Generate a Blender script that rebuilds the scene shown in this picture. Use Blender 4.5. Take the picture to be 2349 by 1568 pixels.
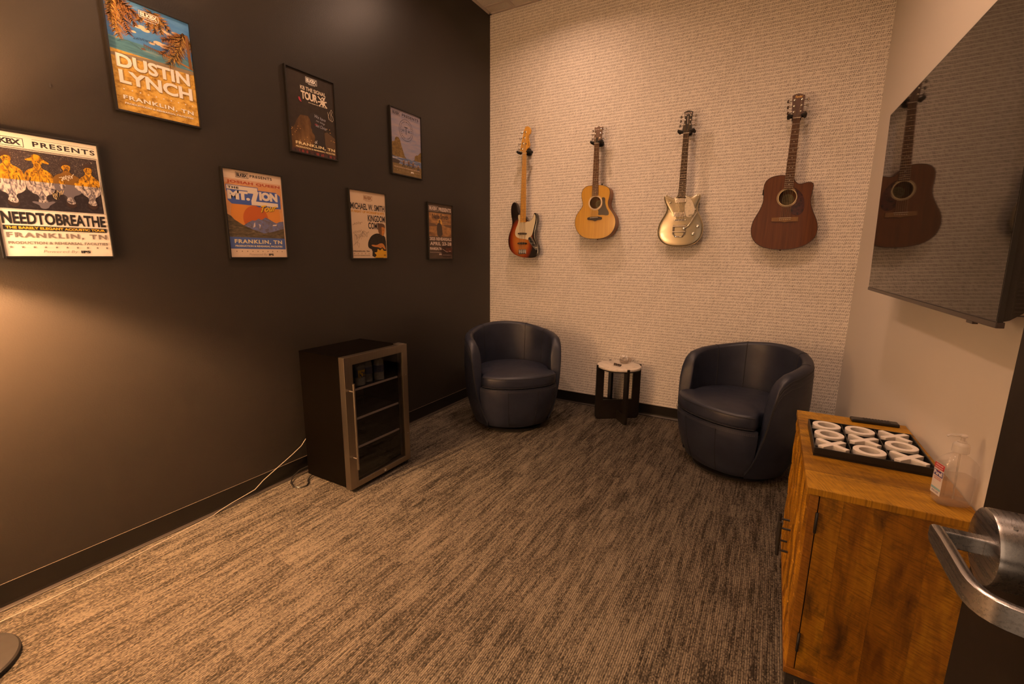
import bpy, bmesh, math, random
from mathutils import Vector, Matrix
from mathutils.geometry import tessellate_polygon
random.seed(7)
for _o in list(bpy.data.objects): bpy.data.objects.remove(_o)
S = bpy.context.scene
COL = S.collection
PI = math.pi
R = math.radians

# ------------------------------------------------------------------ camera, world, lights, exposure
cam_d = bpy.data.cameras.new('camera'); cam = bpy.data.objects.new('camera', cam_d); COL.objects.link(cam)
S.camera = cam
cam_d.sensor_width = 36; cam_d.lens = 15.974; cam_d.clip_start = 0.02
yaw, pitch, roll = 0.51721, -0.19049, 0.00958
fw = Vector((-math.sin(yaw)*math.cos(pitch), math.cos(yaw)*math.cos(pitch), math.sin(pitch)))
rt = Vector((math.cos(yaw), math.sin(yaw), 0)); up = rt.cross(fw)
r2 = rt*math.cos(roll) + up*math.sin(roll); u2 = up*math.cos(roll) - rt*math.sin(roll)
M = Matrix((r2, u2, -fw)).transposed().to_4x4(); M.translation = Vector((2.4152, -3.7970, 1.3435))
cam.matrix_world = M
S.view_settings.view_transform = 'Standard'; S.view_settings.look = 'None'
S.view_settings.gamma = 1.0; S.view_settings.exposure = 0.06; S.view_settings.use_curve_mapping = False
wd = bpy.data.worlds.new('world'); S.world = wd; wd.use_nodes = True
wd.node_tree.nodes['Background'].inputs[0].default_value = (1.0, 0.66, 0.42, 1)
wd.node_tree.nodes['Background'].inputs[1].default_value = 0.9     # corridor light through the doorway, raised as added frontal fill
WARM = (1.0, 0.535, 0.245); PINK = (1.0, 0.60, 0.40)
LAMP = (0.262, -3.625, 1.42)
DOWN = [(0.86, -0.78), (2.2, -1.95), (0.86, -2.4), (2.2, -3.2)]   # ceiling downlights
DOWN_W = [12, 16, 12, 7]
SHADE_E = 27.0
def add_light(name, kind, loc, power, color, size, parent=None, **k):
    d = bpy.data.lights.new(name, kind); o = bpy.data.objects.new(name, d); COL.objects.link(o)
    o.location = loc; d.energy = power; d.color = color
    if kind == 'AREA':
        d.shape = 'DISK'; d.size = size
        if 'spread' in k: d.spread = k['spread']
    else: d.shadow_soft_size = size
    return o
add_light('bulb_light', 'POINT', LAMP, 430, WARM, 0.028)
for (x, y), w in zip(DOWN, DOWN_W):
    add_light('downlight_light', 'AREA', (x, y, 3.405), w, PINK, 0.14, spread=R(150))

# ------------------------------------------------------------------ helpers
def tag(o, label=None, cat=None, group=None, kind=None):
    if label: o['label'] = label
    if cat: o['category'] = cat
    if group: o['group'] = group
    if kind: o['kind'] = kind
    return o
def thing(name, loc, label, cat, group=None, rz=0):
    o = bpy.data.objects.new(name, None); COL.objects.link(o); o.empty_display_size = .05
    o.location = loc; o.rotation_euler = (0, 0, rz)
    return tag(o, label, cat, group)
def copy_tree(o, parent=None):
    c = o.copy(); COL.objects.link(c); c.parent = parent
    for ch in [x for x in COL.objects if x.parent == o]: copy_tree(ch, c)
    return c

class NT:
    def __init__(s, name):
        s.m = bpy.data.materials.new(name); s.m.use_nodes = True
        s.t = s.m.node_tree; s.t.nodes.clear()
        s.out = s.t.nodes.new('ShaderNodeOutputMaterial')
    def n(s, typ, **k):
        x = s.t.nodes.new(typ)
        for a, b in k.items(): setattr(x, a, b)
        return x
    def l(s, a, b):
        if hasattr(a, 'links') or isinstance(a, bpy.types.NodeSocket): s.t.links.new(a, b)
        else: b.default_value = a
    def math(s, op, a, b=None, c=None, clamp=False):
        x = s.n('ShaderNodeMath', operation=op); x.use_clamp = clamp
        s.l(a, x.inputs[0])
        if b is not None: s.l(b, x.inputs[1])
        if c is not None: s.l(c, x.inputs[2])
        return x.outputs[0]
    def pos(s):
        g = s.n('ShaderNodeTexCoord'); return g.outputs['Object']
    def sep(s, v):
        x = s.n('ShaderNodeSeparateXYZ'); s.l(v, x.inputs[0]); return x.outputs
    def comb(s, a, b, c=0.0):
        x = s.n('ShaderNodeCombineXYZ'); s.l(a, x.inputs[0]); s.l(b, x.inputs[1]); s.l(c, x.inputs[2]); return x.outputs[0]
    def scale(s, v, sc, off=(0, 0, 0)):
        x = s.n('ShaderNodeMapping'); s.l(v, x.inputs[0]); x.inputs['Scale'].default_value = sc; x.inputs['Location'].default_value = off; return x.outputs[0]
    def noise(s, v, sc=5, detail=3, rough=.55, dist=0):
        x = s.n('ShaderNodeTexNoise'); s.l(v, x.inputs['Vector']); x.inputs['Scale'].default_value = sc
        x.inputs['Detail'].default_value = detail; x.inputs['Roughness'].default_value = rough; x.inputs['Distortion'].default_value = dist
        return x.outputs[0]
    def white(s, v):
        x = s.n('ShaderNodeTexWhiteNoise', noise_dimensions='3D'); s.l(v, x.inputs['Vector']); return x.outputs['Value'], x.outputs['Color']
    def ramp(s, f, stops, interp='LINEAR'):
        x = s.n('ShaderNodeValToRGB'); s.l(f, x.inputs[0]); cr = x.color_ramp; cr.interpolation = interp
        while len(cr.elements) > 1: cr.elements.remove(cr.elements[0])
        cr.elements[0].position = stops[0][0]; cr.elements[0].color = (*stops[0][1], 1)
        for p, c in stops[1:]:
            e = cr.elements.new(p); e.color = (*c, 1)
        return x.outputs[0]
    def mix(s, f, a, b, typ='MIX'):
        x = s.n('ShaderNodeMix', data_type='RGBA', blend_type=typ); s.l(f, x.inputs[0])
        for q, v in ((6, a), (7, b)):
            if isinstance(v, tuple): x.inputs[q].default_value = (*v[:3], 1)
            else: s.l(v, x.inputs[q])
        return x.outputs[2]
    def bsdf(s, color, rough=.5, metal=0, spec=.5, bump=None, bstr=.3, bdist=.01, coat=0, trans=0, ior=1.45, emit=None, estr=0, aniso=0):
        p = s.n('ShaderNodeBsdfPrincipled')
        if isinstance(color, tuple): p.inputs['Base Color'].default_value = (*color[:3], 1)
        else: s.l(color, p.inputs['Base Color'])
        s.l(rough, p.inputs['Roughness']); s.l(metal, p.inputs['Metallic'])
        p.inputs['Specular IOR Level'].default_value = spec; p.inputs['IOR'].default_value = ior
        p.inputs['Coat Weight'].default_value = coat; p.inputs['Coat Roughness'].default_value = .08
        p.inputs['Transmission Weight'].default_value = trans
        if aniso: p.inputs['Anisotropic'].default_value = aniso
        if emit: p.inputs['Emission Color'].default_value = (*emit, 1); p.inputs['Emission Strength'].default_value = estr
        if bump is not None:
            b = s.n('ShaderNodeBump'); b.inputs['Strength'].default_value = bstr; b.inputs['Distance'].default_value = bdist
            s.l(bump, b.inputs['Height']); s.l(b.outputs[0], p.inputs['Normal'])
        s.l(p.outputs[0], s.out.inputs[0]); return p
def mat(name, color, rough=.5, metal=0, var=0.0, sc=40, bump=0, **k):
    n = NT(name)
    if var or bump:
        ns = n.noise(n.pos(), sc, 4)
        lo = tuple(c*(1-var) for c in color); hi = tuple(min(1, c*(1+var)) for c in color)
        c = n.ramp(ns, [(.3, lo), (.7, hi)])
        n.bsdf(c, rough, metal, bump=ns if bump else None, bstr=bump, bdist=.002, **k)
    else: n.bsdf(color, rough, metal, **k)
    return n.m

class MB:
    def __init__(s): s.v = []; s.f = []; s.mi = []; s.sm = []
    def add(s, vs, fs, mi=0, smooth=False, T=None):
        b = len(s.v)
        s.v += [tuple(T @ Vector(p)) if T is not None else tuple(p) for p in vs]
        for f in fs: s.f.append([b+i for i in f]); s.mi.append(mi); s.sm.append(smooth)
        return s
    def box(s, a, b, mi=0, T=None):
        (x0, y0, z0), (x1, y1, z1) = a, b
        vs = [(x0,y0,z0),(x1,y0,z0),(x1,y1,z0),(x0,y1,z0),(x0,y0,z1),(x1,y0,z1),(x1,y1,z1),(x0,y1,z1)]
        return s.add(vs, [(0,3,2,1),(4,5,6,7),(0,1,5,4),(1,2,6,5),(2,3,7,6),(3,0,4,7)], mi, False, T)
    def tube(s, pts, r, seg=10, mi=0, T=None, caps=True, flat=1.0):
        P = [Vector(p) for p in pts]; rs = r if isinstance(r, (list, tuple)) else [r]*len(P)
        vs = []; fs = []; prev = None
        for i, p in enumerate(P):
            d = (P[min(i+1, len(P)-1)] - P[max(i-1, 0)]).normalized()
            if prev is None:
                a = Vector((0, 0, 1)) if abs(d.z) < .9 else Vector((1, 0, 0)); n = d.cross(a).normalized()
            else: n = (prev - d*prev.dot(d)).normalized()
            prev = n; b = d.cross(n)
            for k in range(seg):
                t = 2*PI*k/seg; vs.append(p + (n*math.cos(t) + b*math.sin(t)*flat)*rs[i])
        for i in range(len(P)-1):
            for k in range(seg):
                a = i*seg+k; c = i*seg+(k+1) % seg; fs.append((a, c, c+seg, a+seg))
        if caps: fs.append(tuple(range(seg))[::-1]); fs.append(tuple((len(P)-1)*seg+k for k in range(seg)))
        return s.add(vs, fs, mi, True, T)
    def lathe(s, prof, seg=32, mi=0, T=None, caps=True):
        vs = []; fs = []
        for r, z in prof:
            for k in range(seg): t = 2*PI*k/seg; vs.append((r*math.cos(t), r*math.sin(t), z))
        for i in range(len(prof)-1):
            for k in range(seg):
                a = i*seg+k; c = i*seg+(k+1) % seg; fs.append((a, c, c+seg, a+seg))
        if caps: fs.append(tuple(range(seg))[::-1]); fs.append(tuple((len(prof)-1)*seg+k for k in range(seg)))
        return s.add(vs, fs, mi, True, T)
    def prism(s, poly, a, b, mi=0, T=None, smooth=False):   # poly in (x,z); from y=a (front) to y=b
        n = len(poly); vs = [(x, a, z) for x, z in poly] + [(x, b, z) for x, z in poly]
        fs = [tuple(range(n)), tuple(range(2*n-1, n-1, -1))] + [(i, i+n, (i+1) % n+n, (i+1) % n) for i in range(n)]
        return s.add(vs, fs, mi, smooth, T)
    def build(s, name, mats, parent=None, origin=None, bevel=0, bseg=2, auto=None, subsurf=0):
        if origin is None: origin = parent.location if (parent is not None and parent.parent is None and parent.get('_w')) else (0, 0, 0)
        me = bpy.data.meshes.new(name); ox, oy, oz = origin
        me.from_pydata([(x-ox, y-oy, z-oz) for x, y, z in s.v], [], s.f)
        for m in (mats if isinstance(mats, (list, tuple)) else [mats]): me.materials.append(m)
        me.polygons.foreach_set('material_index', s.mi); me.polygons.foreach_set('use_smooth', s.sm)
        bm = bmesh.new(); bm.from_mesh(me)
        if not getattr(s, 'flat', False): bmesh.ops.recalc_face_normals(bm, faces=bm.faces)
        if auto is not None or any(s.sm):
            th = R(auto if auto is not None else 40)
            for e in bm.edges:
                if len(e.link_faces) == 2 and e.calc_face_angle(0) > th: e.smooth = False
        bm.to_mesh(me); bm.free(); me.update()
        o = bpy.data.objects.new(name, me); COL.objects.link(o)
        if parent is not None: o.parent = parent
        if bevel:
            md = o.modifiers.new('bevel', 'BEVEL'); md.width = bevel; md.segments = bseg; md.limit_method = 'ANGLE'; md.angle_limit = R(40)
            md.harden_normals = False
        if subsurf:
            md = o.modifiers.new('sub', 'SUBSURF'); md.levels = subsurf; md.render_levels = subsurf
        return o
def W(o): o['_w'] = 1; return o     # children of this thing are given in world coordinates
def circ(cx, cz, r, n=32, rz=None): return [(cx+r*math.cos(2*PI*i/n), cz+(rz or r)*math.sin(2*PI*i/n)) for i in range(n)]
def smooth_poly(p, it=2):
    for _ in range(it):
        q = []
        for i in range(len(p)):
            a, b = p[i], p[(i+1) % len(p)]
            q.append((a[0]*.75+b[0]*.25, a[1]*.75+b[1]*.25)); q.append((a[0]*.25+b[0]*.75, a[1]*.25+b[1]*.75))
        p = q
    return p
_tc = {}
def text_mesh(s, weight=0.0, shear=0.0, spacing=1.0):
    key = (s, weight, shear, spacing)
    if key in _tc: return _tc[key]
    c = bpy.data.curves.new('t', 'FONT'); c.body = s; c.offset = weight; c.shear = shear; c.space_character = spacing; c.resolution_u = 3
    o = bpy.data.objects.new('t', c); COL.objects.link(o)
    bpy.context.view_layer.update()
    me = bpy.data.meshes.new_from_object(o.evaluated_get(bpy.context.evaluated_depsgraph_get()))
    vs = [tuple(v.co)[:2] for v in me.vertices]; fs = [tuple(p.vertices) for p in me.polygons]
    bpy.data.objects.remove(o); bpy.data.curves.remove(c); bpy.data.meshes.remove(me)
    x0 = min(v[0] for v in vs); x1 = max(v[0] for v in vs); y0 = min(v[1] for v in vs); y1 = max(v[1] for v in vs)
    r = [((x-x0)/(x1-x0), (y-y0)/max(1e-6, y1-y0)) for x, y in vs], fs
    _tc[key] = r; return r
# ------------------------------------------------------------------ materials
def m_dark_wall():
    n = NT('charcoal_paint'); p = n.pos()
    ns = n.noise(p, 180, 3); big = n.noise(p, 1.3, 2)
    c = n.ramp(big, [(.3, (.0205, .017, .0142)), (.7, (.0238, .0198, .0165))])
    n.bsdf(c, .38, bump=ns, bstr=.25, bdist=.002, spec=.42); return n.m
def m_white_wall():
    n = NT('off_white_paint'); ns = n.noise(n.pos(), 220, 3)
    n.bsdf((.60, .555, .50), .55, bump=ns, bstr=.15, bdist=.001, spec=.3); return n.m
def m_wallpaper():
    n = NT('music_note_wallpaper'); x, y, z = n.sep(n.pos())
    CW, RH = .0108, .0226
    Z = n.math('DIVIDE', z, RH); row = n.math('FLOOR', Z); fz = n.math('SUBTRACT', Z, row)
    blk = n.math('FLOOR', n.math('DIVIDE', row, 6.0)); rid = n.math('FLOORED_MODULO', row, 6.0)
    X = n.math('ADD', n.math('DIVIDE', x, CW), n.math('ADD', n.math('MULTIPLY', rid, 7.37), n.math('MULTIPLY', blk, -3.3)))
    col = n.math('FLOOR', X); fx = n.math('SUBTRACT', X, col); cid = n.math('FLOORED_MODULO', col, 71.0)
    v1, c1 = n.white(n.comb(cid, rid, 0.5)); v2, _ = n.white(n.comb(cid, rid, 7.5)); v3, _ = n.white(n.comb(cid, rid, 13.5))
    # local coordinates, half the notes stem down
    flip = n.math('GREATER_THAN', v1, .5); sgn = n.math('SUBTRACT', 1.0, n.math('MULTIPLY', flip, 2.0))
    lz = n.math('ADD', .5, n.math('MULTIPLY', sgn, n.math('SUBTRACT', fz, .48)))
    lx = n.math('ADD', .5, n.math('MULTIPLY', sgn, n.math('SUBTRACT', fx, .5)))
    wob = n.math('MULTIPLY', n.math('SUBTRACT', v2, .5), .22); lz = n.math('ADD', lz, wob)
    dx = n.math('DIVIDE', n.math('SUBTRACT', lx, .40), .25); dz = n.math('DIVIDE', n.math('SUBTRACT', lz, .24), .115)
    head = n.math('LESS_THAN', n.math('ADD', n.math('MULTIPLY', dx, dx), n.math('MULTIPLY', dz, dz)), 1.0)
    stem = n.math('MULTIPLY', n.math('LESS_THAN', n.math('ABSOLUTE', n.math('SUBTRACT', lx, .60)), .075),
                  n.math('MULTIPLY', n.math('GREATER_THAN', lz, .3), n.math('LESS_THAN', lz, .90)))
    beam = n.math('MULTIPLY', n.math('MULTIPLY', n.math('LESS_THAN', n.math('ABSOLUTE', n.math('SUBTRACT', lz, .84)), .055), n.math('GREATER_THAN', v2, .42)), n.math('GREATER_THAN', lx, .55))
    bar = n.math('MULTIPLY', n.math('LESS_THAN', n.math('ABSOLUTE', n.math('SUBTRACT', fx, .5)), .09), n.math('LESS_THAN', n.math('ABSOLUTE', n.math('SUBTRACT', fz, .5)), .27))
    dx2 = n.math('DIVIDE', n.math('SUBTRACT', lx, .80), .2); dz2 = n.math('DIVIDE', n.math('SUBTRACT', lz, n.math('ADD', .35, n.math('MULTIPLY', v3, .3))), .09)
    head2 = n.math('MULTIPLY', n.math('LESS_THAN', n.math('ADD', n.math('MULTIPLY', dx2, dx2), n.math('MULTIPLY', dz2, dz2)), 1.0), n.math('GREATER_THAN', n.math('FRACT', n.math('MULTIPLY', v2, 7.0)), .6))
    head = n.math('MAXIMUM', head, head2)
    note = n.math('MAXIMUM', head, n.math('MAXIMUM', stem, beam))
    isbar = n.math('LESS_THAN', v3, .17); none = n.math('GREATER_THAN', v3, .93)
    ink = n.math('ADD', n.math('MULTIPLY', note, n.math('SUBTRACT', 1.0, n.math('MAXIMUM', isbar, none))), n.math('MULTIPLY', bar, isbar))
    ink = n.math('MULTIPLY', ink, n.math('ADD', .42, n.math('MULTIPLY', n.math('FRACT', n.math('MULTIPLY', v1, 5.3)), .45)))
    # staff lines
    band = n.math('LESS_THAN', n.math('ABSOLUTE', n.math('SUBTRACT', fz, .48)), .34)
    ln = n.math('LESS_THAN', n.math('FRACT', n.math('DIVIDE', n.math('SUBTRACT', fz, .2), .13)), .3)
    staff = n.math('MULTIPLY', band, n.math('ADD', .19, n.math('MULTIPLY', ln, .28)))
    paper = n.ramp(n.noise(n.pos(), 3, 3), [(.3, (.79, .745, .68)), (.7, (.85, .80, .735))])
    c = n.mix(staff, paper, (.30, .26, .23)); c = n.mix(ink, c, (.075, .06, .055))
    n.bsdf(c, .6, bump=n.noise(n.pos(), 400, 2), bstr=.1, bdist=.001, spec=.25); return n.m
def m_carpet():
    n = NT('ribbed_carpet_planks'); x, y, z = n.sep(n.pos())
    pw, pl = .25, 1.0
    px = n.math('FLOOR', n.math('DIVIDE', x, pw)); off = n.math('MULTIPLY', n.math('FRACT', n.math('MULTIPLY', px, .37)), pl)
    py = n.math('FLOOR', n.math('DIVIDE', n.math('ADD', y, off), pl))
    v, _ = n.white(n.comb(px, py, 3.1)); v2, _ = n.white(n.comb(py, px, 9.1))
    ox = n.math('ADD', x, n.math('MULTIPLY', v, 17.0)); oy = n.math('ADD', y, n.math('MULTIPLY', v2, 31.0))
    st = n.noise(n.comb(n.math('MULTIPLY', ox, 105.0), n.math('MULTIPLY', oy, 5.0)), 1.0, 4, .62)
    st2 = n.noise(n.comb(n.math('MULTIPLY', ox, 24.0), n.math('MULTIPLY', oy, 2.6)), 1.0, 2, .5)
    ti = n.math('FLOOR', n.math('DIVIDE', x, .0037)); tj = n.math('FLOOR', n.math('ADD', n.math('DIVIDE', y, .0062), n.math('MULTIPLY', ti, .37)))
    tuft, _ = n.white(n.comb(ti, tj, 2.7)); fine = n.math('ADD', n.math('MULTIPLY', tuft, .75), n.math('MULTIPLY', n.noise(n.comb(n.math('MULTIPLY', x, 420.0), n.math('MULTIPLY', y, 230.0)), 1.0, 2, .7), .25))
    rib = n.math('ADD', .5, n.math('MULTIPLY', n.math('SINE', n.math('MULTIPLY', x, 2*PI/.0074)), .5))
    a = n.math('ADD', n.math('MULTIPLY', st, .66), n.math('MULTIPLY', st2, .34))
    a = n.math('ADD', a, n.math('MULTIPLY', n.math('SUBTRACT', fine, .5), .30))
    a = n.math('ADD', a, n.math('MULTIPLY', n.math('SUBTRACT', v, .5), .05))
    c = n.ramp(a, [(.36, (.021, .0175, .0145)), (.46, (.068, .058, .047)), (.54, (.126, .108, .085)), (.66, (.182, .157, .124))])
    dark = n.math('MULTIPLY', n.math('SUBTRACT', 1.0, rib), .62)
    c = n.mix(dark, c, (.028, .024, .021))
    ex = n.math('FRACT', n.math('DIVIDE', x, pw)); ey = n.math('FRACT', n.math('DIVIDE', n.math('ADD', y, off), pl))
    seam = n.math('MULTIPLY', n.math('MAXIMUM', n.math('LESS_THAN', ey, .003), n.math('LESS_THAN', ex, .008)), .12)
    c = n.mix(seam, c, (.02, .018, .016))
    h = n.math('ADD', rib, n.math('MULTIPLY', fine, .8))
    n.bsdf(c, 1.0, spec=0, bump=h, bstr=.4, bdist=.003); return n.m
def m_wood(name, c0, c1, c2, plank=.1, axis='z', dark=1.0):
    """mango wood: planks side by side across one axis, grain along 'axis', saw marks across it, dark stains"""
    n = NT(name); x, y, z = n.sep(n.pos())
    if axis == 'z': a, g = n.math('ADD', x, y), z           # planks counted along x+y, grain up
    elif axis == 'y': a, g = x, y
    else: a, g = y, x
    pid = n.math('FLOOR', n.math('DIVIDE', a, plank)); v, _ = n.white(n.comb(pid, 1.3, 2.2))
    go = n.math('ADD', g, n.math('MULTIPLY', v, 9.0)); ao = n.math('ADD', a, n.math('MULTIPLY', v, 5.0))
    gr = n.noise(n.comb(n.math('MULTIPLY', ao, 26.0), n.math('MULTIPLY', go, 4.5), n.math('MULTIPLY', z if axis != 'z' else y, 2.0)), 1.0, 5, .6, .6)
    saw = n.noise(n.comb(n.math('MULTIPLY', ao, 22.0), n.math('MULTIPLY', n.math('ADD', go, n.math('MULTIPLY', ao, .35)), 240.0)), 1.0, 2, .6)
    st = n.noise(n.comb(n.math('MULTIPLY', ao, 9.0), n.math('MULTIPLY', go, 5.0), 4.0), 1.0, 5, .68, .5)
    b = n.math('ADD', n.math('MULTIPLY', gr, .75), n.math('MULTIPLY', v, .27))
    c = n.ramp(b, [(.32, c0), (.5, c1), (.68, c2)])
    c = n.mix(n.ramp(saw, [(.42, (0, 0, 0)), (.70, (.5, .5, .5))]), c, tuple(q*.38 for q in c0))
    c = n.mix(n.ramp(st, [(.52, (0, 0, 0)), (.68, (dark*.8,)*3)]), c, (.022, .009, .003))
    e = n.math('FRACT', n.math('DIVIDE', a, plank)); c = n.mix(n.math('MULTIPLY', n.math('LESS_THAN', e, .02), .22), c, (.03, .012, .004))
    n.bsdf(c, .48, spec=.35, bump=saw, bstr=.22, bdist=.002); return n.m
def m_grain(name, lo, hi, rough=.35, coat=.3, sx=60, sz=3):
    n = NT(name); x, y, z = n.sep(n.pos())
    g = n.noise(n.comb(n.math('MULTIPLY', x, sx), n.math('MULTIPLY', z, sz)), 1.0, 4, .6, .4)
    n.bsdf(n.ramp(g, [(.3, lo), (.7, hi)]), rough, coat=coat, spec=.4); return n.m
def m_burst():
    n = NT('sunburst_lacquer'); x, y, z = n.sep(n.pos())
    g = n.noise(n.comb(n.math('MULTIPLY', x, 70.0), n.math('MULTIPLY', z, 3.0)), 1.0, 3, .6)
    # object origin sits at the foot of the body, so the burst centre is given in those coordinates
    dx = n.math('DIVIDE', n.math('ADD', x, .022), .130); dz = n.math('DIVIDE', n.math('SUBTRACT', z, .155), .21)
    d = n.math('SQRT', n.math('ADD', n.math('MULTIPLY', dx, dx), n.math('MULTIPLY', dz, dz)))
    d = n.math('ADD', d, n.math('MULTIPLY', n.math('SUBTRACT', g, .5), .12))
    c = n.ramp(d, [(.0, (.50, .20, .035)), (.50, (.42, .14, .02)), (.74, (.25, .035, .008)), (.95, (.035, .008, .004)), (1.05, (.010, .006, .005))])
    n.bsdf(c, .18, coat=.6, spec=.5); return n.m
def m_leather():
    n = NT('navy_leather'); p = n.pos()
    big = n.noise(p, 7, 4, .6); fine = n.noise(p, 260, 3, .6); cr = n.noise(n.scale(p, (20, 20, 60)), 1, 4, .6)
    c = n.ramp(big, [(.3, (.0115, .0150, .029)), (.7, (.0225, .0265, .045))])
    rr = n.math('ADD', .34, n.math('MULTIPLY', cr, .16))
    n.bsdf(c, rr, spec=.5, bump=n.math('ADD', fine, n.math('MULTIPLY', cr, .6)), bstr=.16, bdist=.002); return n.m
def m_glass_dark():
    n = NT('tinted_door_glass'); t = n.n('ShaderNodeBsdfTransparent'); t.inputs[0].default_value = (.72, .72, .72, 1)
    g = n.n('ShaderNodeBsdfGlossy'); g.inputs['Roughness'].default_value = .03; g.inputs[0].default_value = (.9, .9, .9, 1)
    f = n.n('ShaderNodeFresnel'); f.inputs[0].default_value = 1.55
    m = n.n('ShaderNodeMixShader'); n.l(n.math('MULTIPLY', f.outputs[0], n.math('SUBTRACT', 1.0, n.n('ShaderNodeNewGeometry').outputs['Backfacing'])), m.inputs[0]); n.l(t.outputs[0], m.inputs[1]); n.l(g.outputs[0], m.inputs[2])
    n.t.links.new(m.outputs[0], n.out.inputs[0]); return n.m
def m_clear(name, tint=(.9, .88, .86), rough=.05, ior=1.5, mixf=.12):
    n = NT(name); t = n.n('ShaderNodeBsdfTransparent'); t.inputs[0].default_value = (*tint, 1)
    g = n.n('ShaderNodeBsdfGlossy'); g.inputs['Roughness'].default_value = rough
    f = n.n('ShaderNodeFresnel'); f.inputs[0].default_value = ior
    m = n.n('ShaderNodeMixShader'); n.l(n.math('MULTIPLY', n.math('ADD', n.math('MULTIPLY', f.outputs[0], 1.5), .02), n.math('SUBTRACT', 1.0, n.n('ShaderNodeNewGeometry').outputs['Backfacing'])), m.inputs[0]); n.l(t.outputs[0], m.inputs[1]); n.l(g.outputs[0], m.inputs[2])
    d = n.n('ShaderNodeBsdfDiffuse'); d.inputs[0].default_value = (.8, .78, .75, 1)
    m2 = n.n('ShaderNodeMixShader'); m2.inputs[0].default_value = mixf; n.l(m.outputs[0], m2.inputs[1]); n.l(d.outputs[0], m2.inputs[2])
    n.t.links.new(m2.outputs[0], n.out.inputs[0]); return n.m
def m_marble():
    n = NT('pale_marble'); p = n.pos(); a = n.noise(p, 9, 6, .7, 1.2)
    n.bsdf(n.ramp(a, [(.4, (.52, .47, .41)), (.5, (.66, .60, .53)), (.7, (.70, .65, .58))]), .35, spec=.4); return n.m
def m_brushed(name, c, rough=.3, ax='z'):
    n = NT(name); p = n.pos(); sc = {'z': (300, 300, 6), 'y': (300, 6, 300), 'x': (6, 300, 300)}[ax]
    g = n.noise(n.scale(p, sc), 1, 3)
    n.bsdf(n.ramp(g, [(.3, tuple(q*.85 for q in c)), (.7, c)]), n.math('ADD', rough-.06, n.math('MULTIPLY', g, .12)), 1.0); return n.m
def m_tile():
    n = NT('ceiling_tile'); a = n.noise(n.pos(), 160, 4, .7)
    n.bsdf(n.ramp(a, [(.35, (.50, .46, .41)), (.6, (.60, .55, .49))]), .9, bump=a, bstr=.3, bdist=.003, spec=.1); return n.m

DARKWALL = m_dark_wall(); WHITEWALL = m_white_wall(); PAPER = m_wallpaper(); CARPET = m_carpet(); TILE = m_tile()
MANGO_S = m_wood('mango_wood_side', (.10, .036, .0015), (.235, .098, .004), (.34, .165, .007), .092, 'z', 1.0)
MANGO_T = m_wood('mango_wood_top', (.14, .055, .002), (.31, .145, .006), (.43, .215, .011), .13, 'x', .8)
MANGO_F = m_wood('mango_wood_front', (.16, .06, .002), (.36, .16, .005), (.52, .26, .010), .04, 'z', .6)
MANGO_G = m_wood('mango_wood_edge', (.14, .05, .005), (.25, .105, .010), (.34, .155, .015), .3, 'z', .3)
LEATHER = m_leather(); SEAM = mat('dark_thread', (.012, .013, .018), .6); THREAD = mat('grey_thread', (.06, .055, .055), .6)
BLACK = mat('black_plastic', (.012, .011, .010), .35); MATTE = mat('matte_black', (.014, .012, .011), .6, var=.2)
RUBBER = mat('black_rubber_base', (.008, .0068, .0058), .36); FOAM = mat('black_foam', (.018, .016, .015), .75, var=.3, sc=200, bump=.2)
FRAME = mat('black_frame', (.007, .0055, .0045), .42)
RUBEDGE = mat('highlight_base_edge', (.15, .115, .09), .5); TOE = mat('highlight_base_toe', (.035, .028, .024), .4)  # top edge highlight and toe gloss put in as lighter base colours
STEEL = m_brushed('brushed_steel', (.52, .46, .40), .32, 'y'); STEELV = m_brushed('brushed_steel_upright', (.36, .31, .25), .32, 'z')
NICKEL = m_brushed('satin_nickel', (.54, .53, .53), .28, 'y'); CHROME = mat('chrome', (.75, .72, .68), .12, 1.0)
TRIMW = mat('ceiling_grid_metal', (.46, .40, .36), .5)
EBONY = mat('dark_table_wood', (.008, .006, .005), .42, var=.3, sc=30); MARBLE = m_marble()
DOORP = mat('dark_door_paint', (.011, .0075, .005), .5, var=.12, sc=60, bump=.05, spec=.3)
WHITEP = mat('white_painted_wood', (.66, .61, .56), .55, var=.04, sc=90, bump=.08)
TRAY = mat('black_tray', (.010, .009, .008), .38)
CREAM = mat('cream', (.62, .56, .46), .4); CABLEW = mat('white_cable', (.30, .25, .20), .3)

# ------------------------------------------------------------------ room
H = 3.423; WB = 2.888; SK = .0139     # right wall is a touch off square
def wx(y): return WB - y*SK
NEAR = -3.93
def struct(name, mb, m, **k): return tag(mb.build(name, m, **k), kind='structure')
m = MB(); m.box((-.12, NEAR-1.6, -.1), (3.1, .12, 0)); struct('floor', m, CARPET)
m = MB(); m.box((-.12, NEAR-.12, H), (3.1, .12, H+.08)); struct('ceiling', m, TILE)
m = MB(); m.box((-.12, NEAR-.12, 0), (0, .12, H)); struct('wall_left', m, DARKWALL)
m = MB(); m.box((0, 0, 0), (WB+.1, .12, H)); struct('wall_back', m, PAPER)
m = MB()
m.add([(wx(0), 0, 0), (wx(NEAR-.12), NEAR-.12, 0), (3.1, NEAR-.12, 0), (3.1, 0, 0), (wx(0), 0, H), (wx(NEAR-.12), NEAR-.12, H), (3.1, NEAR-.12, H), (3.1, 0, H)],
      [(0,3,2,1), (4,5,6,7), (0,1,5,4), (1,2,6,5), (2,3,7,6), (3,0,4,7)]); struct('wall_right', m, WHITEWALL)
DX0, DX1 = 1.80, 2.745                 # doorway in the near wall, where the camera stands
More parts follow.
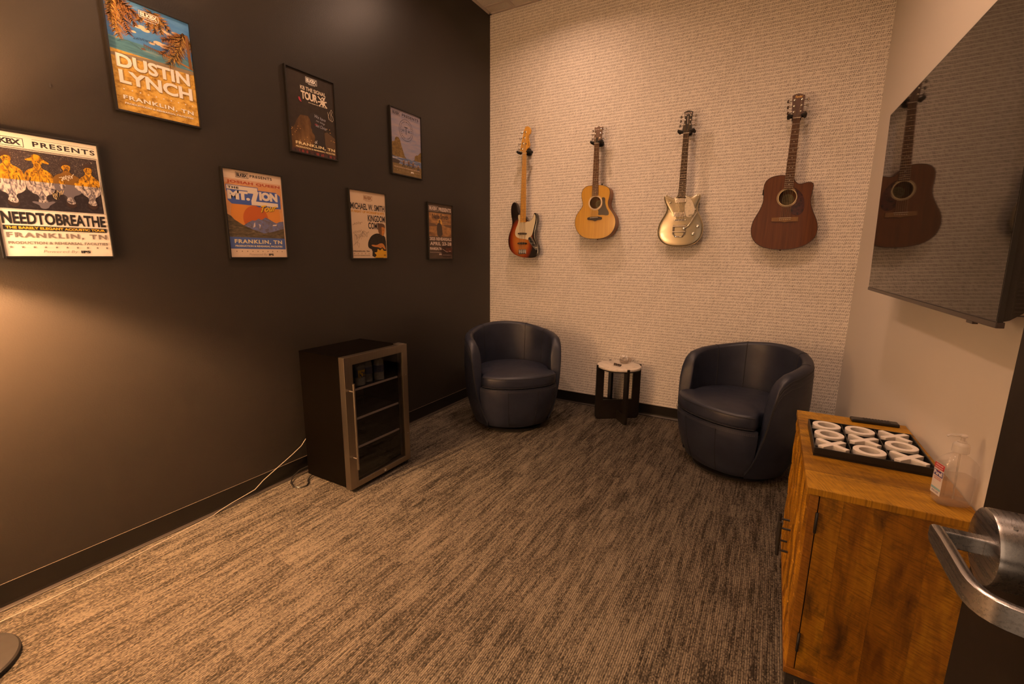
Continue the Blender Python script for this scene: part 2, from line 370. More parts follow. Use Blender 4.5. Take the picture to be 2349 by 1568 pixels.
m = MB(); m.box((0, NEAR-.12, 0), (DX0, NEAR, H)); m.box((DX0, NEAR-.12, 2.13), (DX1, NEAR, H)); m.box((DX1, NEAR-.12, 0), (wx(NEAR)-.001, NEAR, H)); struct('wall_near', m, WHITEWALL)
m = MB()
for a, b in (((DX0-.05, NEAR-.13, 0), (DX0, NEAR+.012, 2.18)), ((DX1, NEAR-.13, 0), (DX1+.05, NEAR+.012, 2.18)), ((DX0, NEAR-.13, 2.13), (DX1, NEAR+.012, 2.18))): m.box(a, b)
struct('trim_2', m, DOORP, bevel=.002)
# rubber cove base: flat strip with a small toe curling onto the carpet
def cove(name, p0, p1, nrm):
    prof = [(0, .1016), (.0032, .1016), (.0036, .098), (.0036, .022), (.0055, .012), (.010, .0055), (.0165, .003), (.0165, 0), (0, 0)]
    d = Vector(nrm); vs = []
    for P in (p0, p1):
        for o, z in prof: vs.append((P[0]+d.x*o, P[1]+d.y*o, z))
    n = len(prof); mb = MB(); mb.add(vs, [tuple(range(n)), tuple(range(2*n-1, n-1, -1))] + [(i, (i+1) % n, (i+1) % n+n, i+n) for i in range(n)])
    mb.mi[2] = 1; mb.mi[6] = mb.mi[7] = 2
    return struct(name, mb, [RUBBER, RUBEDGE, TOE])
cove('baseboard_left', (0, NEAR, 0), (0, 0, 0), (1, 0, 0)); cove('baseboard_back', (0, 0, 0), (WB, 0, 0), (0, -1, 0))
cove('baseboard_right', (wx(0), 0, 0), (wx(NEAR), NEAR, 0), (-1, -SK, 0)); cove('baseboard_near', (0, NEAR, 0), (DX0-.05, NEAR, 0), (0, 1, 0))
# suspended ceiling grid
m = MB(); e = .024
xs = [.255+.61*i for i in range(5)]; ys = [-.13-.61*i for i in range(7)]
for x in xs: m.box((x-.012, NEAR, H-.007), (x+.012, 0, H))
for y in ys: m.box((0, y-.012, H-.0065), (2.94, y+.012, H))
m.box((0, NEAR, H-.009), (e, 0, H)); m.box((0, -e, H-.009), (2.9, 0, H)); m.box((0, NEAR, H-.009), (2.93, NEAR+e, H)); m.box((2.875, NEAR, H-.008), (2.94, 0, H))
struct('trim_1', m, TRIMW)
# recessed downlights (above the frame, they light the room and gleam on the dark wall)
GLOW = NT('downlight_lens'); GLOW.bsdf((.8, .7, .6), .4, emit=(1, .62, .40), estr=9); GLOW = GLOW.m
for i, (x, y) in enumerate(DOWN):
    t = W(thing('downlight', (x, y, H), ['round recessed ceiling downlight above the guitars, nearest the dark wall', 'round recessed ceiling downlight above the television',
        'round recessed ceiling downlight above the fridge side of the room', 'round recessed ceiling downlight just inside the doorway'][i], 'ceiling light', 'recessed downlights'))
    m = MB(); m.lathe([(.075, 0), (.098, 0), (.1, .006), (.098, .010), (.080, .012), (.075, .004)], 32, T=Matrix.Translation((x, y, H-.0125))); m.build('trim_ring', WHITEP, t)
    m = MB(); m.lathe([(.074, 0), (.074, .003)], 32, T=Matrix.Translation((x, y, H-.005))); m.build('lens', GLOW, t)

# ------------------------------------------------------------------ door and lever on the right
t = tag(thing('door_1', (2.7125, -3.905, 0), None, None), kind='structure'); W(t)
m = MB(); m.box((2.690, -3.905, .008), (2.735, -2.999, 2.12)); m.build('door_leaf', DOORP, t, bevel=.002)
yc, zc = -3.126, 1.023
TX = Matrix.Translation((2.690, yc, zc)) @ Matrix.Rotation(-PI/2, 4, 'Y')
m = MB(); m.lathe([(.0435, 0), (.0435, .033), (.0425, .0365), (.0395, .0378), (.012, .0378)], 64, T=TX); rose = m.build('door_handle', NICKEL, t)
m = MB(); m.box((2.6115, yc-.007, zc-.0095), (2.6535, yc+.007, zc+.0095)); m.build('lever_neck', NICKEL, rose, origin=t.location, bevel=.0015)
# lever blade: flat bar running back along the door, then curving in towards it
path = [(2.6130, yc+.0085), (2.6130, yc+.004), (2.6130, yc-.03), (2.6130, -3.205), (2.6132, -3.222), (2.6142, -3.232), (2.6165, -3.241), (2.6205, -3.2485), (2.626, -3.254), (2.634, -3.2585), (2.645, -3.262), (2.686, -3.2735)]
hz_ = [.0060, .0105]+[.0125]*10
prof = [(-1, -1), (-.55, -1.12), (.55, -1.12), (1, -1), (1, 1), (.55, 1.12), (-.55, 1.12), (-1, 1)]
vs = []; np_ = len(prof)
for i, (x, y) in enumerate(path):
    a = Vector(path[max(i-1, 0)]); b = Vector(path[min(i+1, len(path)-1)]); d = (b-a).normalized(); nn = Vector((d.y, -d.x))
    for p_, q_ in prof: vs.append((x+nn.x*.0048*p_, y+nn.y*.0048*p_, zc+hz_[i]*q_*.92))
fs = [(i*np_+k, i*np_+(k+1) % np_, (i+1)*np_+(k+1) % np_, (i+1)*np_+k) for i in range(len(path)-1) for k in range(np_)]
fs += [tuple(range(np_))[::-1], tuple((len(path)-1)*np_+k for k in range(np_))]
m = MB(); m.add(vs, fs, smooth=True); m.build('lever', NICKEL, rose, origin=t.location, auto=35)
m = MB(); m.lathe([(.0022, 0), (.0022, .001)], 12, T=Matrix.Translation((2.667, yc-.022, zc+.0378)) @ Matrix.Rotation(R(30), 4, 'X')); m.build('set_screw', NICKEL, rose, origin=t.location)
# ------------------------------------------------------------------ swivel tub chairs (built round their own origin, front towards -Y)
def ipol(tab, x):
    if x <= tab[0][0]: return tab[0][1]
    for (a, b), (c, d) in zip(tab, tab[1:]):
        if x <= c:
            t = (x-a)/(c-a); t = t*t*(3-2*t) if False else t
            return b+(d-b)*t
    return tab[-1][1]
RIM = [(50, .075), (52, .10), (55, .15), (58, .22), (61, .33), (63.5, .45), (66, .56), (69, .630), (73, .668), (80, .70), (95, .722), (120, .742), (145, .768), (165, .780), (180, .783)]
OUT = [(.05, .300), (.09, .318), (.16, .342), (.26, .364), (.38, .378), (.52, .384), (.66, .380), (.79, .368)]
INN = [(.30, .300), (.45, .300), (.6, .305), (.80, .318)]
def shell_pt(phi, s):
    """s 0..1: outer skin up, over the rim, inner skin down"""
    ap = abs(phi); h = ipol(RIM, ap)
    thick = min(1.0, max(.40, (ap-50)/16.0)); a = R(phi)
    zi = min(.30, h-.03)
    if s < .5:
        z = .05+(h-.022-.05)*(s/.5); r = ipol(OUT, z)
    elif s < .72:
        ro = ipol(OUT, h-.022); ri = ro-(ro-ipol(INN, h-.022))*thick; t = (s-.5)/.22*PI
        r = (ro+ri)/2+(ro-ri)/2*math.cos(t); z = h-.022+.022*math.sin(t)
    else:
        t = (s-.72)/.28; z = h-.022+(zi-(h-.022))*t; ro = ipol(OUT, max(z, .1)); r = ro-(ro-ipol(INN, z))*thick
    return Vector((r*math.sin(a), -r*math.cos(a), z))
def make_chair(label):
    t = thing('swivel_tub_chair', (0, 0, 0), label, 'armchair', 'pair of leather tub chairs')
    phis = [51.5, 52, 53.5, 55, 56.5, 58, 59.5, 61, 62.2, 63.5, 64.7, 66, 67.5, 69, 71, 73, 76, 80, 85, 90, 96]+[96+6*i for i in range(1, 15)]
    phis = phis[:-1]+[180]+[360-p for p in phis[:-1][::-1]]
    ss = [i/24*.5 for i in range(12*2)][::2]+[.5, .53, .56, .585, .61, .635, .66, .69, .72]+[.72+.28*i/10 for i in range(1, 11)]
    m = MB(); vs = []; n = len(ss)
    for p in phis:
        q = p if p <= 180 else p-360
        vs += [shell_pt(q, s) for s in ss]
    fs = [(i*n+j, i*n+j+1, (i+1)*n+j+1, (i+1)*n+j) for i in range(len(phis)-1) for j in range(n-1)]
    fs += [tuple(range(n)), tuple(range((len(phis)-1)*n, len(phis)*n))[::-1]]
    fs += [(i*n+n-1, i*n, (i+1)*n, (i+1)*n+n-1) for i in range(len(phis)-1)]
    m.add(vs, fs, smooth=True); shell = m.build('shell', LEATHER, t, auto=50)
    # piping along the arm fronts and rim, with its double row of stitches
    def rimline(off, z0=0, s=.49):
        pts = []
        for p in phis:
            q = p if p <= 180 else p-360
            v = shell_pt(q, s); k = (v.xy.length+off)/v.xy.length; pts.append((v.x*k, v.y*k, v.z+z0))
        return pts
    m = MB(); m.tube(rimline(-.001), .0035, 6); m.build('piping', SEAM, shell)
    m = MB()
    for off, s_ in ((.0005, .475), (.0005, .455)):
        L = rimline(off, 0, s_)
        # short dashes
        acc = []
        for a, b in zip(L, L[1:]):
            a, b = Vector(a), Vector(b); k = max(1, int((b-a).length/.009))
            for i in range(k): acc.append((a.lerp(b, i/k), a.lerp(b, (i+.55)/k)))
        for a, b in acc: m.tube([a, b], .0012, 4)
    m.build('stitching', THREAD, shell)
    # inner back seams
    for q in (-145, 145, 180, -112, 112):
        if q == 180: continue
        pts = []
        for s in [.56, .585, .61, .635, .66, .69, .72]+[.72+.28*i/8 for i in range(1, 7)]:
            v = shell_pt(q, s); k = (v.xy.length-.0006)/v.xy.length; pts.append((v.x*k, v.y*k, v.z+.0004))
        m = MB(); m.tube(pts, .0024, 6); m.build('back_seam', SEAM, shell)
    # apron: lower front panel
    m = MB(); vs = []; A = [-57+114*i/28 for i in range(29)]; FL = lambda a: 1-.10*math.cos(R(min(57, abs(a))*90/57))**2
    zs = [.05, .055, .09, .15, .22, .30, .345, .362, .366]
    for a in A:
        for z in zs:
            r = ipol(OUT, z)-.010+(.004 if .1 < z < .34 else 0)-(.006 if z > .36 else 0)-(.004 if z < .052 else 0); r *= FL(a); vs.append((r*math.sin(R(a)), -r*math.cos(R(a)), z))
    n = len(zs); b = len(vs)
    vs2 = [(v[0]*.8, v[1]*.8, v[2]) for v in vs]
    fs = [(i*n+j, i*n+j+1, (i+1)*n+j+1, (i+1)*n+j) for i in range(len(A)-1) for j in range(n-1)]
    fs += [tuple(q+b for q in f[::-1]) for f in fs]
    fs += [(i*n+n-1, b+i*n+n-1, b+(i+1)*n+n-1, (i+1)*n+n-1) for i in range(len(A)-1)]+[(i*n, (i+1)*n, b+(i+1)*n, b+i*n) for i in range(len(A)-1)]
    m.add(vs+vs2, fs, smooth=True); ap = m.build('front_apron', LEATHER, t, auto=60)
    for a in (-20, 20):
        pts = [((ipol(OUT, z)-.0055)*FL(a)*math.sin(R(a)), -(ipol(OUT, z)-.0055)*FL(a)*math.cos(R(a)), z) for z in (.056, .09, .15, .22, .30, .345)]
        m = MB(); m.tube(pts, .0016, 6); m.build('apron_seam', SEAM, ap)
    m = MB()
    for zz in (.352, .343):
        for i in range(70):
            a0 = R(-55+110*i/70); a1 = a0+R(.8); r = (ipol(OUT, zz)-.0052)*FL(-55+110*i/70)
            m.tube([(r*math.sin(a0), -r*math.cos(a0), zz), (r*math.sin(a1), -r*math.cos(a1), zz)], .0011, 4)
    m.build('apron_stitching', THREAD, ap)
    # under-body
    m = MB(); m.lathe([(.25, .045), (.262, .05), (.275, .30), (.268, .31)], 40); m.build('seat_frame', LEATHER, t)
    # cushion: D-shaped pad, round front, slightly domed
    m = MB(); N = 72; rings = []
    def rad(a):      # a from front
        d = abs((a+180) % 360-180)
        rf = .366; rb = .292
        t_ = min(1, max(0, (d-54)/8)); return (rf+(rb-rf)*t_)*(FL(d) if d < 57 else 1)
    prof = [(.0, .0, 1), (.30, .0, 1), (.96, .0, 1), (.992, .010, 1), (1.0, .028, 1), (1.0, .062, 1), (.993, .078, 1), (.975, .088, 1), (.93, .095, 1), (.8, .103, 1), (.5, .112, 1), (.2, .116, 1)]
    vs = []; base = .366
    for k, zo, _ in prof[1:]:
        for i in range(N):
            a = 360*i/N; r = rad(a)*k; zz = base+zo
            if k > .9 and zo > 0: zz += .0
            vs.append((r*math.sin(R(a)), -r*math.cos(R(a)), zz))
    n = N; L = len(prof)-1
    fs = [(j*n+i, j*n+(i+1) % n, (j+1)*n+(i+1) % n, (j+1)*n+i) for j in range(L-1) for i in range(n)]
    fs += [tuple(range(n))[::-1], tuple((L-1)*n+i for i in range(n))]
    m.add(vs, fs, smooth=True); cu = m.build('seat_cushion', LEATHER, t, auto=70)
    for zo, k in ((.079, .994), (.010, .994)):
        pts = [(rad(a)*k*math.sin(R(a)), -rad(a)*k*math.cos(R(a)), base+zo) for a in [-53+106*i/30 for i in range(31)]]
        m = MB(); m.tube(pts, .0022, 6); m.build('cushion_piping', SEAM, cu)
    # swivel base
    m = MB(); m.lathe([(.235, 0), (.243, .004), (.243, .014), (.235, .018), (.18, .020), (.17, .05)], 48); m.build('swivel_base', BLACK, t)
    return t
c1 = make_chair('navy leather swivel tub chair in the corner beside the dark wall')
c2 = copy_tree(c1)
c1.location = (.672, -.722, 0); c1.rotation_euler = (0, 0, R(45))
c2.location = (2.300, -.655, 0); c2.rotation_euler = (0, 0, R(-36))
c2['label'] = 'navy leather swivel tub chair beside the wooden cabinet, right of the side table'

# ------------------------------------------------------------------ side table with crossed legs
tx, ty = 1.386, -.203
t = W(thing('side_table', (tx, ty, 0), 'small round side table with pale marble top and crossed black wooden legs', 'side table'))
def leg_panel(name, ang, low, notch_up, notch_dn):
    TT = Matrix.Translation((tx, ty, 0)) @ Matrix.Rotation(ang, 4, 'Z'); o = .187; w = .064; th = .0095; zt = .463
    m = MB(); c = .028
    poly = [(-o+c, 0), (o-c, 0), (o-c*.35, c*.35), (o, c), (o, zt), (o-.012, zt), (o-.012, .432), (o-w, .432), (o-w, low), (-o+w, low), (-o+w, .432), (-o+.012, .432), (-o+.012, zt), (-o, zt), (-o, c), (-o+c*.35, c*.35)]
    m.prism(poly, -th, th, T=TT)
    return m.build(name, EBONY, t, bevel=.0015)
leg_panel('leg_panel', R(35.2), .165, 1, 0); leg_panel('leg_panel', R(-49.5), .075, 0, 1)
m = MB(); m.lathe([(.165, .432), (.172, .433), (.172, .440), (.165, .441)], 64, T=Matrix.Translation((tx, ty, 0))); m.build('top_support', EBONY, t)
m = MB(); m.lathe([(.166, .4412), (.1745, .4425), (.176, .446), (.176, .455), (.1745, .4585), (.170, .460)], 72, T=Matrix.Translation((tx, ty, 0))); m.build('tabletop', MARBLE, t)
# things on it
GLASS = m_clear('clear_glass', (.86, .82, .78), .04, 1.5, .10); CELLO = m_clear('crumpled_cellophane', (.94, .91, .88), .12, 1.7, .5)
t = W(thing('glass_bowl', (1.402, -.118, .4605), 'small clear glass bowl stuffed with crumpled cellophane on the round side table', 'bowl'))
m = MB(); m.lathe([(.018, 0), (.030, .004), (.038, .015), (.0395, .028), (.036, .040), (.034, .040), (.0375, .028), (.036, .016), (.028, .0065), (.004, .0045)], 32, T=Matrix.Translation((1.402, -.118, .4605)), caps=False); m.build('bowl', GLASS, t)
m = MB(); rnd = random.Random(3)
for k in range(14):
    c = Vector((1.402+rnd.uniform(-.02, .02), -.118+rnd.uniform(-.018, .018), .4605+.016+rnd.uniform(0, .042)))
    ring = []
    for i in range(7):
        a = 2*PI*i/7+rnd.random(); r = rnd.uniform(.010, .025); ring.append(c+Vector((r*math.cos(a), r*math.sin(a), rnd.uniform(-.009, .013))))
    m.add([c]+ring, [(0, i+1, (i+1) % 7+1) for i in range(7)])
m.build('crumpled_wrap', CELLO, t)
BEAD = mat('dark_pewter', (.10, .075, .06), .28, .7)
t = W(thing('bead_ornament', (1.383, -.24, .4605), 'short row of four dark round beads lying on the marble side table', 'ornament'))
for i in range(4):
    x, y = 1.357+.0178*i, -.231-.0062*i; m = MB()
    m.lathe([(.002, 0), (.0075, .003), (.0088, .008), (.007, .0135), (.002, .016)], 16, T=Matrix.Translation((x, y, .4632))); m.build('bead', BEAD, t)
m = MB(); m.tube([(1.350, -.2365, .4625), (1.371, -.244, .4625), (1.39, -.251, .4625), (1.412, -.257, .4625)], .0022, 6); m.build('metal_bar', BEAD, t)
t = W(thing('glass_block', (1.432, -.058, .4605), 'small clear block standing behind the glass bowl on the side table', 'ornament'))
m = MB(); m.box((1.421, -.068, .4605), (1.445, -.052, .4985)); m.build('block', GLASS, t, bevel=.002)
m = MB(); m.box((1.4215, -.0675, .4987), (1.4445, -.0525, .5003)); m.build('cap', CREAM, t)

# ------------------------------------------------------------------ beverage fridge
t = W(thing('beverage_fridge', (.245, -1.945, 0), 'black beverage fridge with stainless steel framed glass door against the dark wall', 'fridge'))
X0, X1, Y0, Y1, Z0, Z1 = .068, .421, -2.172, -1.712, .018, .785
FR = mat('black_enamel', (.0016, .0011, .0007), .42, spec=.07, var=.1, sc=300, bump=.04); INT = mat('fridge_liner', (.018, .016, .015), .45)
m = MB(); m.box((X0, Y0, Z0), (X1, Y0+.03, Z1)); m.box((X0, Y1-.03, Z0), (X1, Y1, Z1)); m.box((X0, Y0+.03, Z1-.03), (X1, Y1-.03, Z1)); m.box((X0, Y0+.03, Z0), (X1, Y1-.03, Z0+.03)); m.box((X0, Y0+.03, Z0+.03), (X0+.03, Y1-.03, Z1-.03))
m.build('cabinet_body', FR, t, bevel=.0015)
m = MB(); m.box((X0+.032, Y0+.031, Z0+.031), (X0+.034, Y1-.031, Z1-.031)); m.build('liner', INT, t)
dr = MB(); a0, a1, b0, b1 = -2.190, -1.703, .024, .790; g0, g1, h0, h1 = -2.133, -1.748, .058, .743
for bx in (((.426, a0, b0), (.467, g0, b1)), ((.426, g1, b0), (.467, a1, b1)), ((.426, g0, h1), (.467, g1, b1)), ((.426, g0, b0), (.467, g1, h0))): dr.box(*bx)
door = dr.build('door', STEELV, t, bevel=.0012)
m = MB(); m.box((.4215, a0+.008, b0+.008), (.4255, a1-.008, b1-.008)); 
m = MB()
for bx in (((.4215, a0+.008, b0+.008), (.4255, g0-.004, b1-.008)), ((.4215, g1+.004, b0+.008), (.4255, a1-.008, b1-.008)), ((.4215, g0-.004, h1+.004), (.4255, g1+.004, b1-.008)), ((.4215, g0-.004, b0+.008), (.4255, g1+.004, h0-.004))): m.box(*bx)
m.build('gasket', BLACK, door, origin=t.location)
m = MB(); m.box((.452, g0+.0003, h0+.0003), (.456, g1-.0003, h1-.0003)); m.build('glass_pane', m_glass_dark(), door, origin=t.location)
m = MB(); m.tube([(.503, -2.163, .150), (.503, -2.163, .648)], .0068, 16)
hnd = m.build('handle', STEELV, door, origin=t.location)
for z in (.602, .214):
    m = MB(); m.tube([(.468, -2.163, z), (.4965, -2.163, z)], .0042, 10); m.build('handle_post', STEEL, door, origin=t.location)
TY = lambda x, y, z: Matrix.Translation((x, y, z)) @ Matrix.Rotation(PI/2, 4, 'Y')
m = MB(); m.lathe([(.0095, 0), (.0095, .0018), (.0065, .002), (.0065, .0006), (.001, .0006)], 20, T=TY(.4672, -1.93, .040)); m.build('lock', CHROME, door, origin=t.location)
for y, z in ((-1.719, .594), (-1.719, .206)):
    m = MB(); m.lathe([(.0035, 0), (.002, .0015)], 12, T=TY(.4672, y, z)); m.build('screw', CHROME, door, origin=t.location)
m = MB(); m.box((.400, -1.752, .7855), (.455, -1.706, .7915)); m.build('hinge', STEEL, t, bevel=.001)
for x, y in ((.10, -2.14), (.39, -2.14), (.10, -1.745), (.44, -1.72)):
    m = MB(); m.lathe([(.014, 0), (.016, .003), (.012, .018 if x < .43 else .024)], 14, T=Matrix.Translation((x, y, 0))); m.build('foot', BLACK, t)
SHG = m_clear('shelf_glass', (.55, .56, .55), .05, 1.5, .02)
for z in (.578, .405, .231):
    m = MB(); m.box((.103, Y0+.033, z), (.414, Y1-.033, z+.004)); sh = m.build('shelf', SHG, t)
    m = MB(); m.box((.4145, Y0+.033, z-.004), (.4195, Y1-.033, z+.007)); m.build('shelf_trim', TRIMW, sh, origin=t.location)
def bottle(x, y, z, label, lab):
    b = W(thing('water_bottle', (x, y, z), label, 'bottle', 'water bottles in the fridge'))
    T = Matrix.Translation((x, y, z)) @ Matrix.Diagonal((1, 1, .90, 1)); m = MB()
    m.lathe([(.022, 0), (.031, .003), (.0315, .02), (.030, .028), (.0315, .036), (.030, .044), (.0315, .052), (.0315, .110), (.030, .116), (.0315, .122), (.030, .130), (.022, .146), (.0125, .155), (.0125, .160)], 24, T=T); m.build('bottle_body', PET, b)
    m = MB(); m.lathe([(.0318, .056), (.0321, .057), (.0321, .103), (.0318, .104)], 24, T=T, caps=False); m.build('label', lab, b)
    m = MB(); m.lathe([(.0142, .1575), (.0148, .158), (.0148, .168), (.013, .170)], 18, T=T); m.build('cap', CAPW, b)
PET = m_clear('clear_plastic', (.80, .82, .84), .08, 1.7, .24); CAPW = mat('white_cap', (.55, .53, .50), .4)
LB = mat('blue_label', (.07, .09, .17), .4); LY = NT('blue_label_yellow_patch'); _x, _y, _z = LY.sep(LY.pos())
LY.bsdf(LY.mix(LY.math('MULTIPLY', LY.math('GREATER_THAN', _x, .018), LY.math('GREATER_THAN', LY.noise(LY.pos(), 60, 2), .45)), (.06, .08, .16), (.65, .42, .03)), .4); LY = LY.m
bottle(.365, -1.998, .5823, 'water bottle with a yellow patch on its blue label, foremost in the fridge', LY)
bottle(.345, -1.922, .5823, 'blue labelled water bottle in the middle of the fridge top shelf row', LB)
bottle(.368, -1.850, .5823, 'blue labelled water bottle farthest right of those on the fridge top shelf', LB)
bottle(.288, -1.975, .5823, 'blue labelled water bottle half hidden at the rear of the fridge top shelf', LB)

# ------------------------------------------------------------------ mango wood cabinet
cx0 = 2.556; cy0, cy1 = -2.383, -1.640
def cxr(y): return wx(y)-.004
t = W(thing('wooden_cabinet', (2.72, -2.0, 0), 'orange brown mango wood cabinet with carved front doors standing by the door', 'cabinet'))
def slab(m, x0, y0, z0, y1, z1, x1=None, mi=0):
    xa = cxr(y0) if x1 is None else x1; xb = cxr(y1) if x1 is None else x1
    m.add([(x0, y0, z0), (xa, y0, z0), (xb, y1, z0), (x0, y1, z0), (x0, y0, z1), (xa, y0, z1), (xb, y1, z1), (x0, y1, z1)], [(0,3,2,1),(4,5,6,7),(0,1,5,4),(1,2,6,5),(2,3,7,6),(3,0,4,7)], mi)
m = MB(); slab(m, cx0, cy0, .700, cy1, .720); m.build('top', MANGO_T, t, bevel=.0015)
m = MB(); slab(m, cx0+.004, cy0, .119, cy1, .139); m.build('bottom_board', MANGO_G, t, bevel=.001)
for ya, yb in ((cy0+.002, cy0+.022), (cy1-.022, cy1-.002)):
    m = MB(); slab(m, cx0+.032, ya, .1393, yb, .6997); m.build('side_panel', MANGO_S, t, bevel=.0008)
m = MB(); slab(m, cx0+.05, cy0+.022, .15, cy1-.022, .69, 2.60); m.build('inner_board', EBONY, t)
# two doors, carved with upright pointed ribs
ym = (cy0+cy1)/2
for di, (ya, yb) in enumerate(((cy0+.002, ym-.0015), (ym+.0015, cy1-.002))):
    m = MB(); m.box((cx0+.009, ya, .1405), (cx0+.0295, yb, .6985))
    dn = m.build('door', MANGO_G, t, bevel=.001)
    m = MB(); nr = 9; w = (yb-ya)/nr; rnd = random.Random(di+5)
    for i in range(nr):
        y = ya+w*i; zs = [.1415]; z = .1415+rnd.uniform(.04, .12)
        while z < .66: zs.append(z); z += .14
        zs.append(.6975)
        for k in range(len(zs)-1):
            za, zb = zs[k]+.0008, zs[k+1]-.0008; zm = (za+zb)/2; e = .0012
            v = [(cx0+.009, y+e, za), (cx0+.009, y+w-e, za), (cx0+.009, y+w-e, zb), (cx0+.009, y+e, zb), (cx0+.001, y+w*(.3 if (i+k) % 2 else .7), zm)]
            v += [(cx0+.004, y+w*.5, za+.004), (cx0+.004, y+w*.5, zb-.004)]
            m.add(v, [(0, 5, 4), (5, 1, 4), (1, 2, 4), (2, 6, 4), (6, 3, 4), (3, 0, 4), (0, 1, 5), (2, 3, 6), (0, 3, 2, 1)])
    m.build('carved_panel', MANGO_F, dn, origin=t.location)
    yh = ym+(-.034 if di == 0 else .034)
    m = MB(); m.tube([(cx0-.030, yh, .288), (cx0-.030, yh, .418)], .0055, 12); hb = m.build('handle', MATTE, dn, origin=t.location)
    for z in (.310, .396):
        m = MB(); m.tube([(cx0+.002, yh, z), (cx0-.026, yh, z)], .0038, 10); m.build('handle_post', MATTE, dn, origin=t.location)
for z in (.59, .205):
    for yy in (cy0, cy1+.0025):
        m = MB(); m.box((cx0+.0262, yy-.0022, z), (cx0+.0335, yy-.0003, z+.062)); m.tube([(cx0+.030, yy-.003, z), (cx0+.030, yy-.003, z+.062)], .0028, 8); m.build('hinge', MATTE, t)
m = MB()
for bx in (((cx0+.012, cy0+.006, .100), (2.905, cy0+.026, .1185)), ((cx0+.012, cy1-.026, .100), (2.895, cy1-.006, .1185)), ((cx0+.012, cy0+.026, .100), (cx0+.032, cy1-.026, .1185)), ((2.875, cy0+.026, .100), (2.895, cy1-.026, .1185))): m.box(*bx)
m.build('base_frame', MATTE, t)
for x in (cx0+.022, 2.880):
    for y in (cy0+.016, cy1-.016):
        m = MB(); m.box((x-.010, y-.010, 0), (x+.010, y+.010, .0998)); m.build('leg', MATTE, t, bevel=.001)

# ------------------------------------------------------------------ noughts and crosses tray and pieces
ZT = .7202; bx0, bx1, by0, by1 = 2.583, 2.882, -2.130, -1.828
t = W(thing('game_tray', (2.7325, -1.979, ZT), 'square black tray with nine compartments for noughts and crosses on the wooden cabinet', 'game board'))
m = MB(); m.box((bx0, by0, ZT), (bx1, by1, ZT+.005)); m.build('tray_floor', TRAY, t)
m = MB(); e = .0045; zz = ZT+.027
for b in (((bx0, by0, ZT+.005), (bx1, by0+e, zz)), ((bx0, by1-e, ZT+.005), (bx1, by1, zz)), ((bx0, by0+e, ZT+.005), (bx0+e, by1-e, zz)), ((bx1-e, by0+e, ZT+.005), (bx1, by1-e, zz))): m.box(*b)
m.build('rim', TRAY, t, bevel=.0015)
gw = (bx1-bx0-2*e)/3; gd = (by1-by0-2*e)/3
for k in (1, 2):
    m = MB(); m.box((bx0+e+gw*k-.0017, by0+e, ZT+.005), (bx0+e+gw*k+.0017, by1-e, ZT+.0245)); m.build('divider', TRAY, t)
for k in (1, 2):
    m = MB()
    for q in range(3): m.box((bx0+e+gw*q+(.0018 if q else 0), by0+e+gd*k-.0017, ZT+.005), (bx0+e+gw*(q+1)-(.0018 if q < 2 else 0), by0+e+gd*k+.0017, ZT+.0243))
    m.build('divider', TRAY, t)
mo = MB(); N = 48; vs = []
for r, z in ((.0425, 0), (.0425, .0228), (.0415, .024), (.0275, .024), (.0265, .023), (.0265, 0)):
    for i in range(N): a = 2*PI*i/N; vs.append((r*math.cos(a), r*math.sin(a)*.98, z))
mo.add(vs, [(j*N+i, j*N+(i+1) % N, ((j+1) % 6)*N+(i+1) % N, ((j+1) % 6)*N+i) for j in range(6) for i in range(N)], smooth=True)
mx = MB(); h, w = .0425, .0092
ps = []
for k in range(4):
    c, s = math.cos(PI/4+k*PI/2), math.sin(PI/4+k*PI/2); L = .0505
    ps += [(c*L+s*w, s*L-c*w), (c*L-s*w, s*L+c*w)]
    c2_, s2_ = math.cos(PI/2+k*PI/2), math.sin(PI/2+k*PI/2); ps.append((c2_*w*1.414, s2_*w*1.414))
vs = [(x, y, 0) for x, y in ps]+[(x, y, .024) for x, y in ps]; n = 12
mx.add(vs, [tuple(range(n))[::-1], tuple(range(n, 2*n))]+[(i, (i+1) % n, (i+1) % n+n, i+n) for i in range(n)])
grid = ['OOX', 'OXO', 'XOX']; rows = ['row nearest the television remote', 'middle row', 'row nearest the sanitiser bottle']; cols = ['left', 'centre', 'right']
protoO = protoX = None
for r in range(3):
    for c in range(3):
        ch = grid[r][c]; pos = (bx0+e+gw*(c+.5), by1-e-gd*(r+.5)+.002, ZT+.0051)
        if ch == 'O':
            if protoO is None: protoO = o = mo.build('nought_piece', WHITEP, auto=35)
            else: o = protoO.copy(); COL.objects.link(o)
        else:
            if protoX is None: protoX = o = mx.build('cross_piece', WHITEP, bevel=.001)
            else: o = protoX.copy(); COL.objects.link(o)
        o.location = pos; o.rotation_euler = (0, 0, R([0, 4, -3, 2, -2, 5, 3, -4, 2][r*3+c]) if ch == 'X' else 0)
        tag(o, 'white wooden %s in the black game tray, %s, %s column' % ('ring-shaped nought' if ch == 'O' else 'cross', rows[r], cols[c]), 'game piece', 'noughts and crosses pieces')

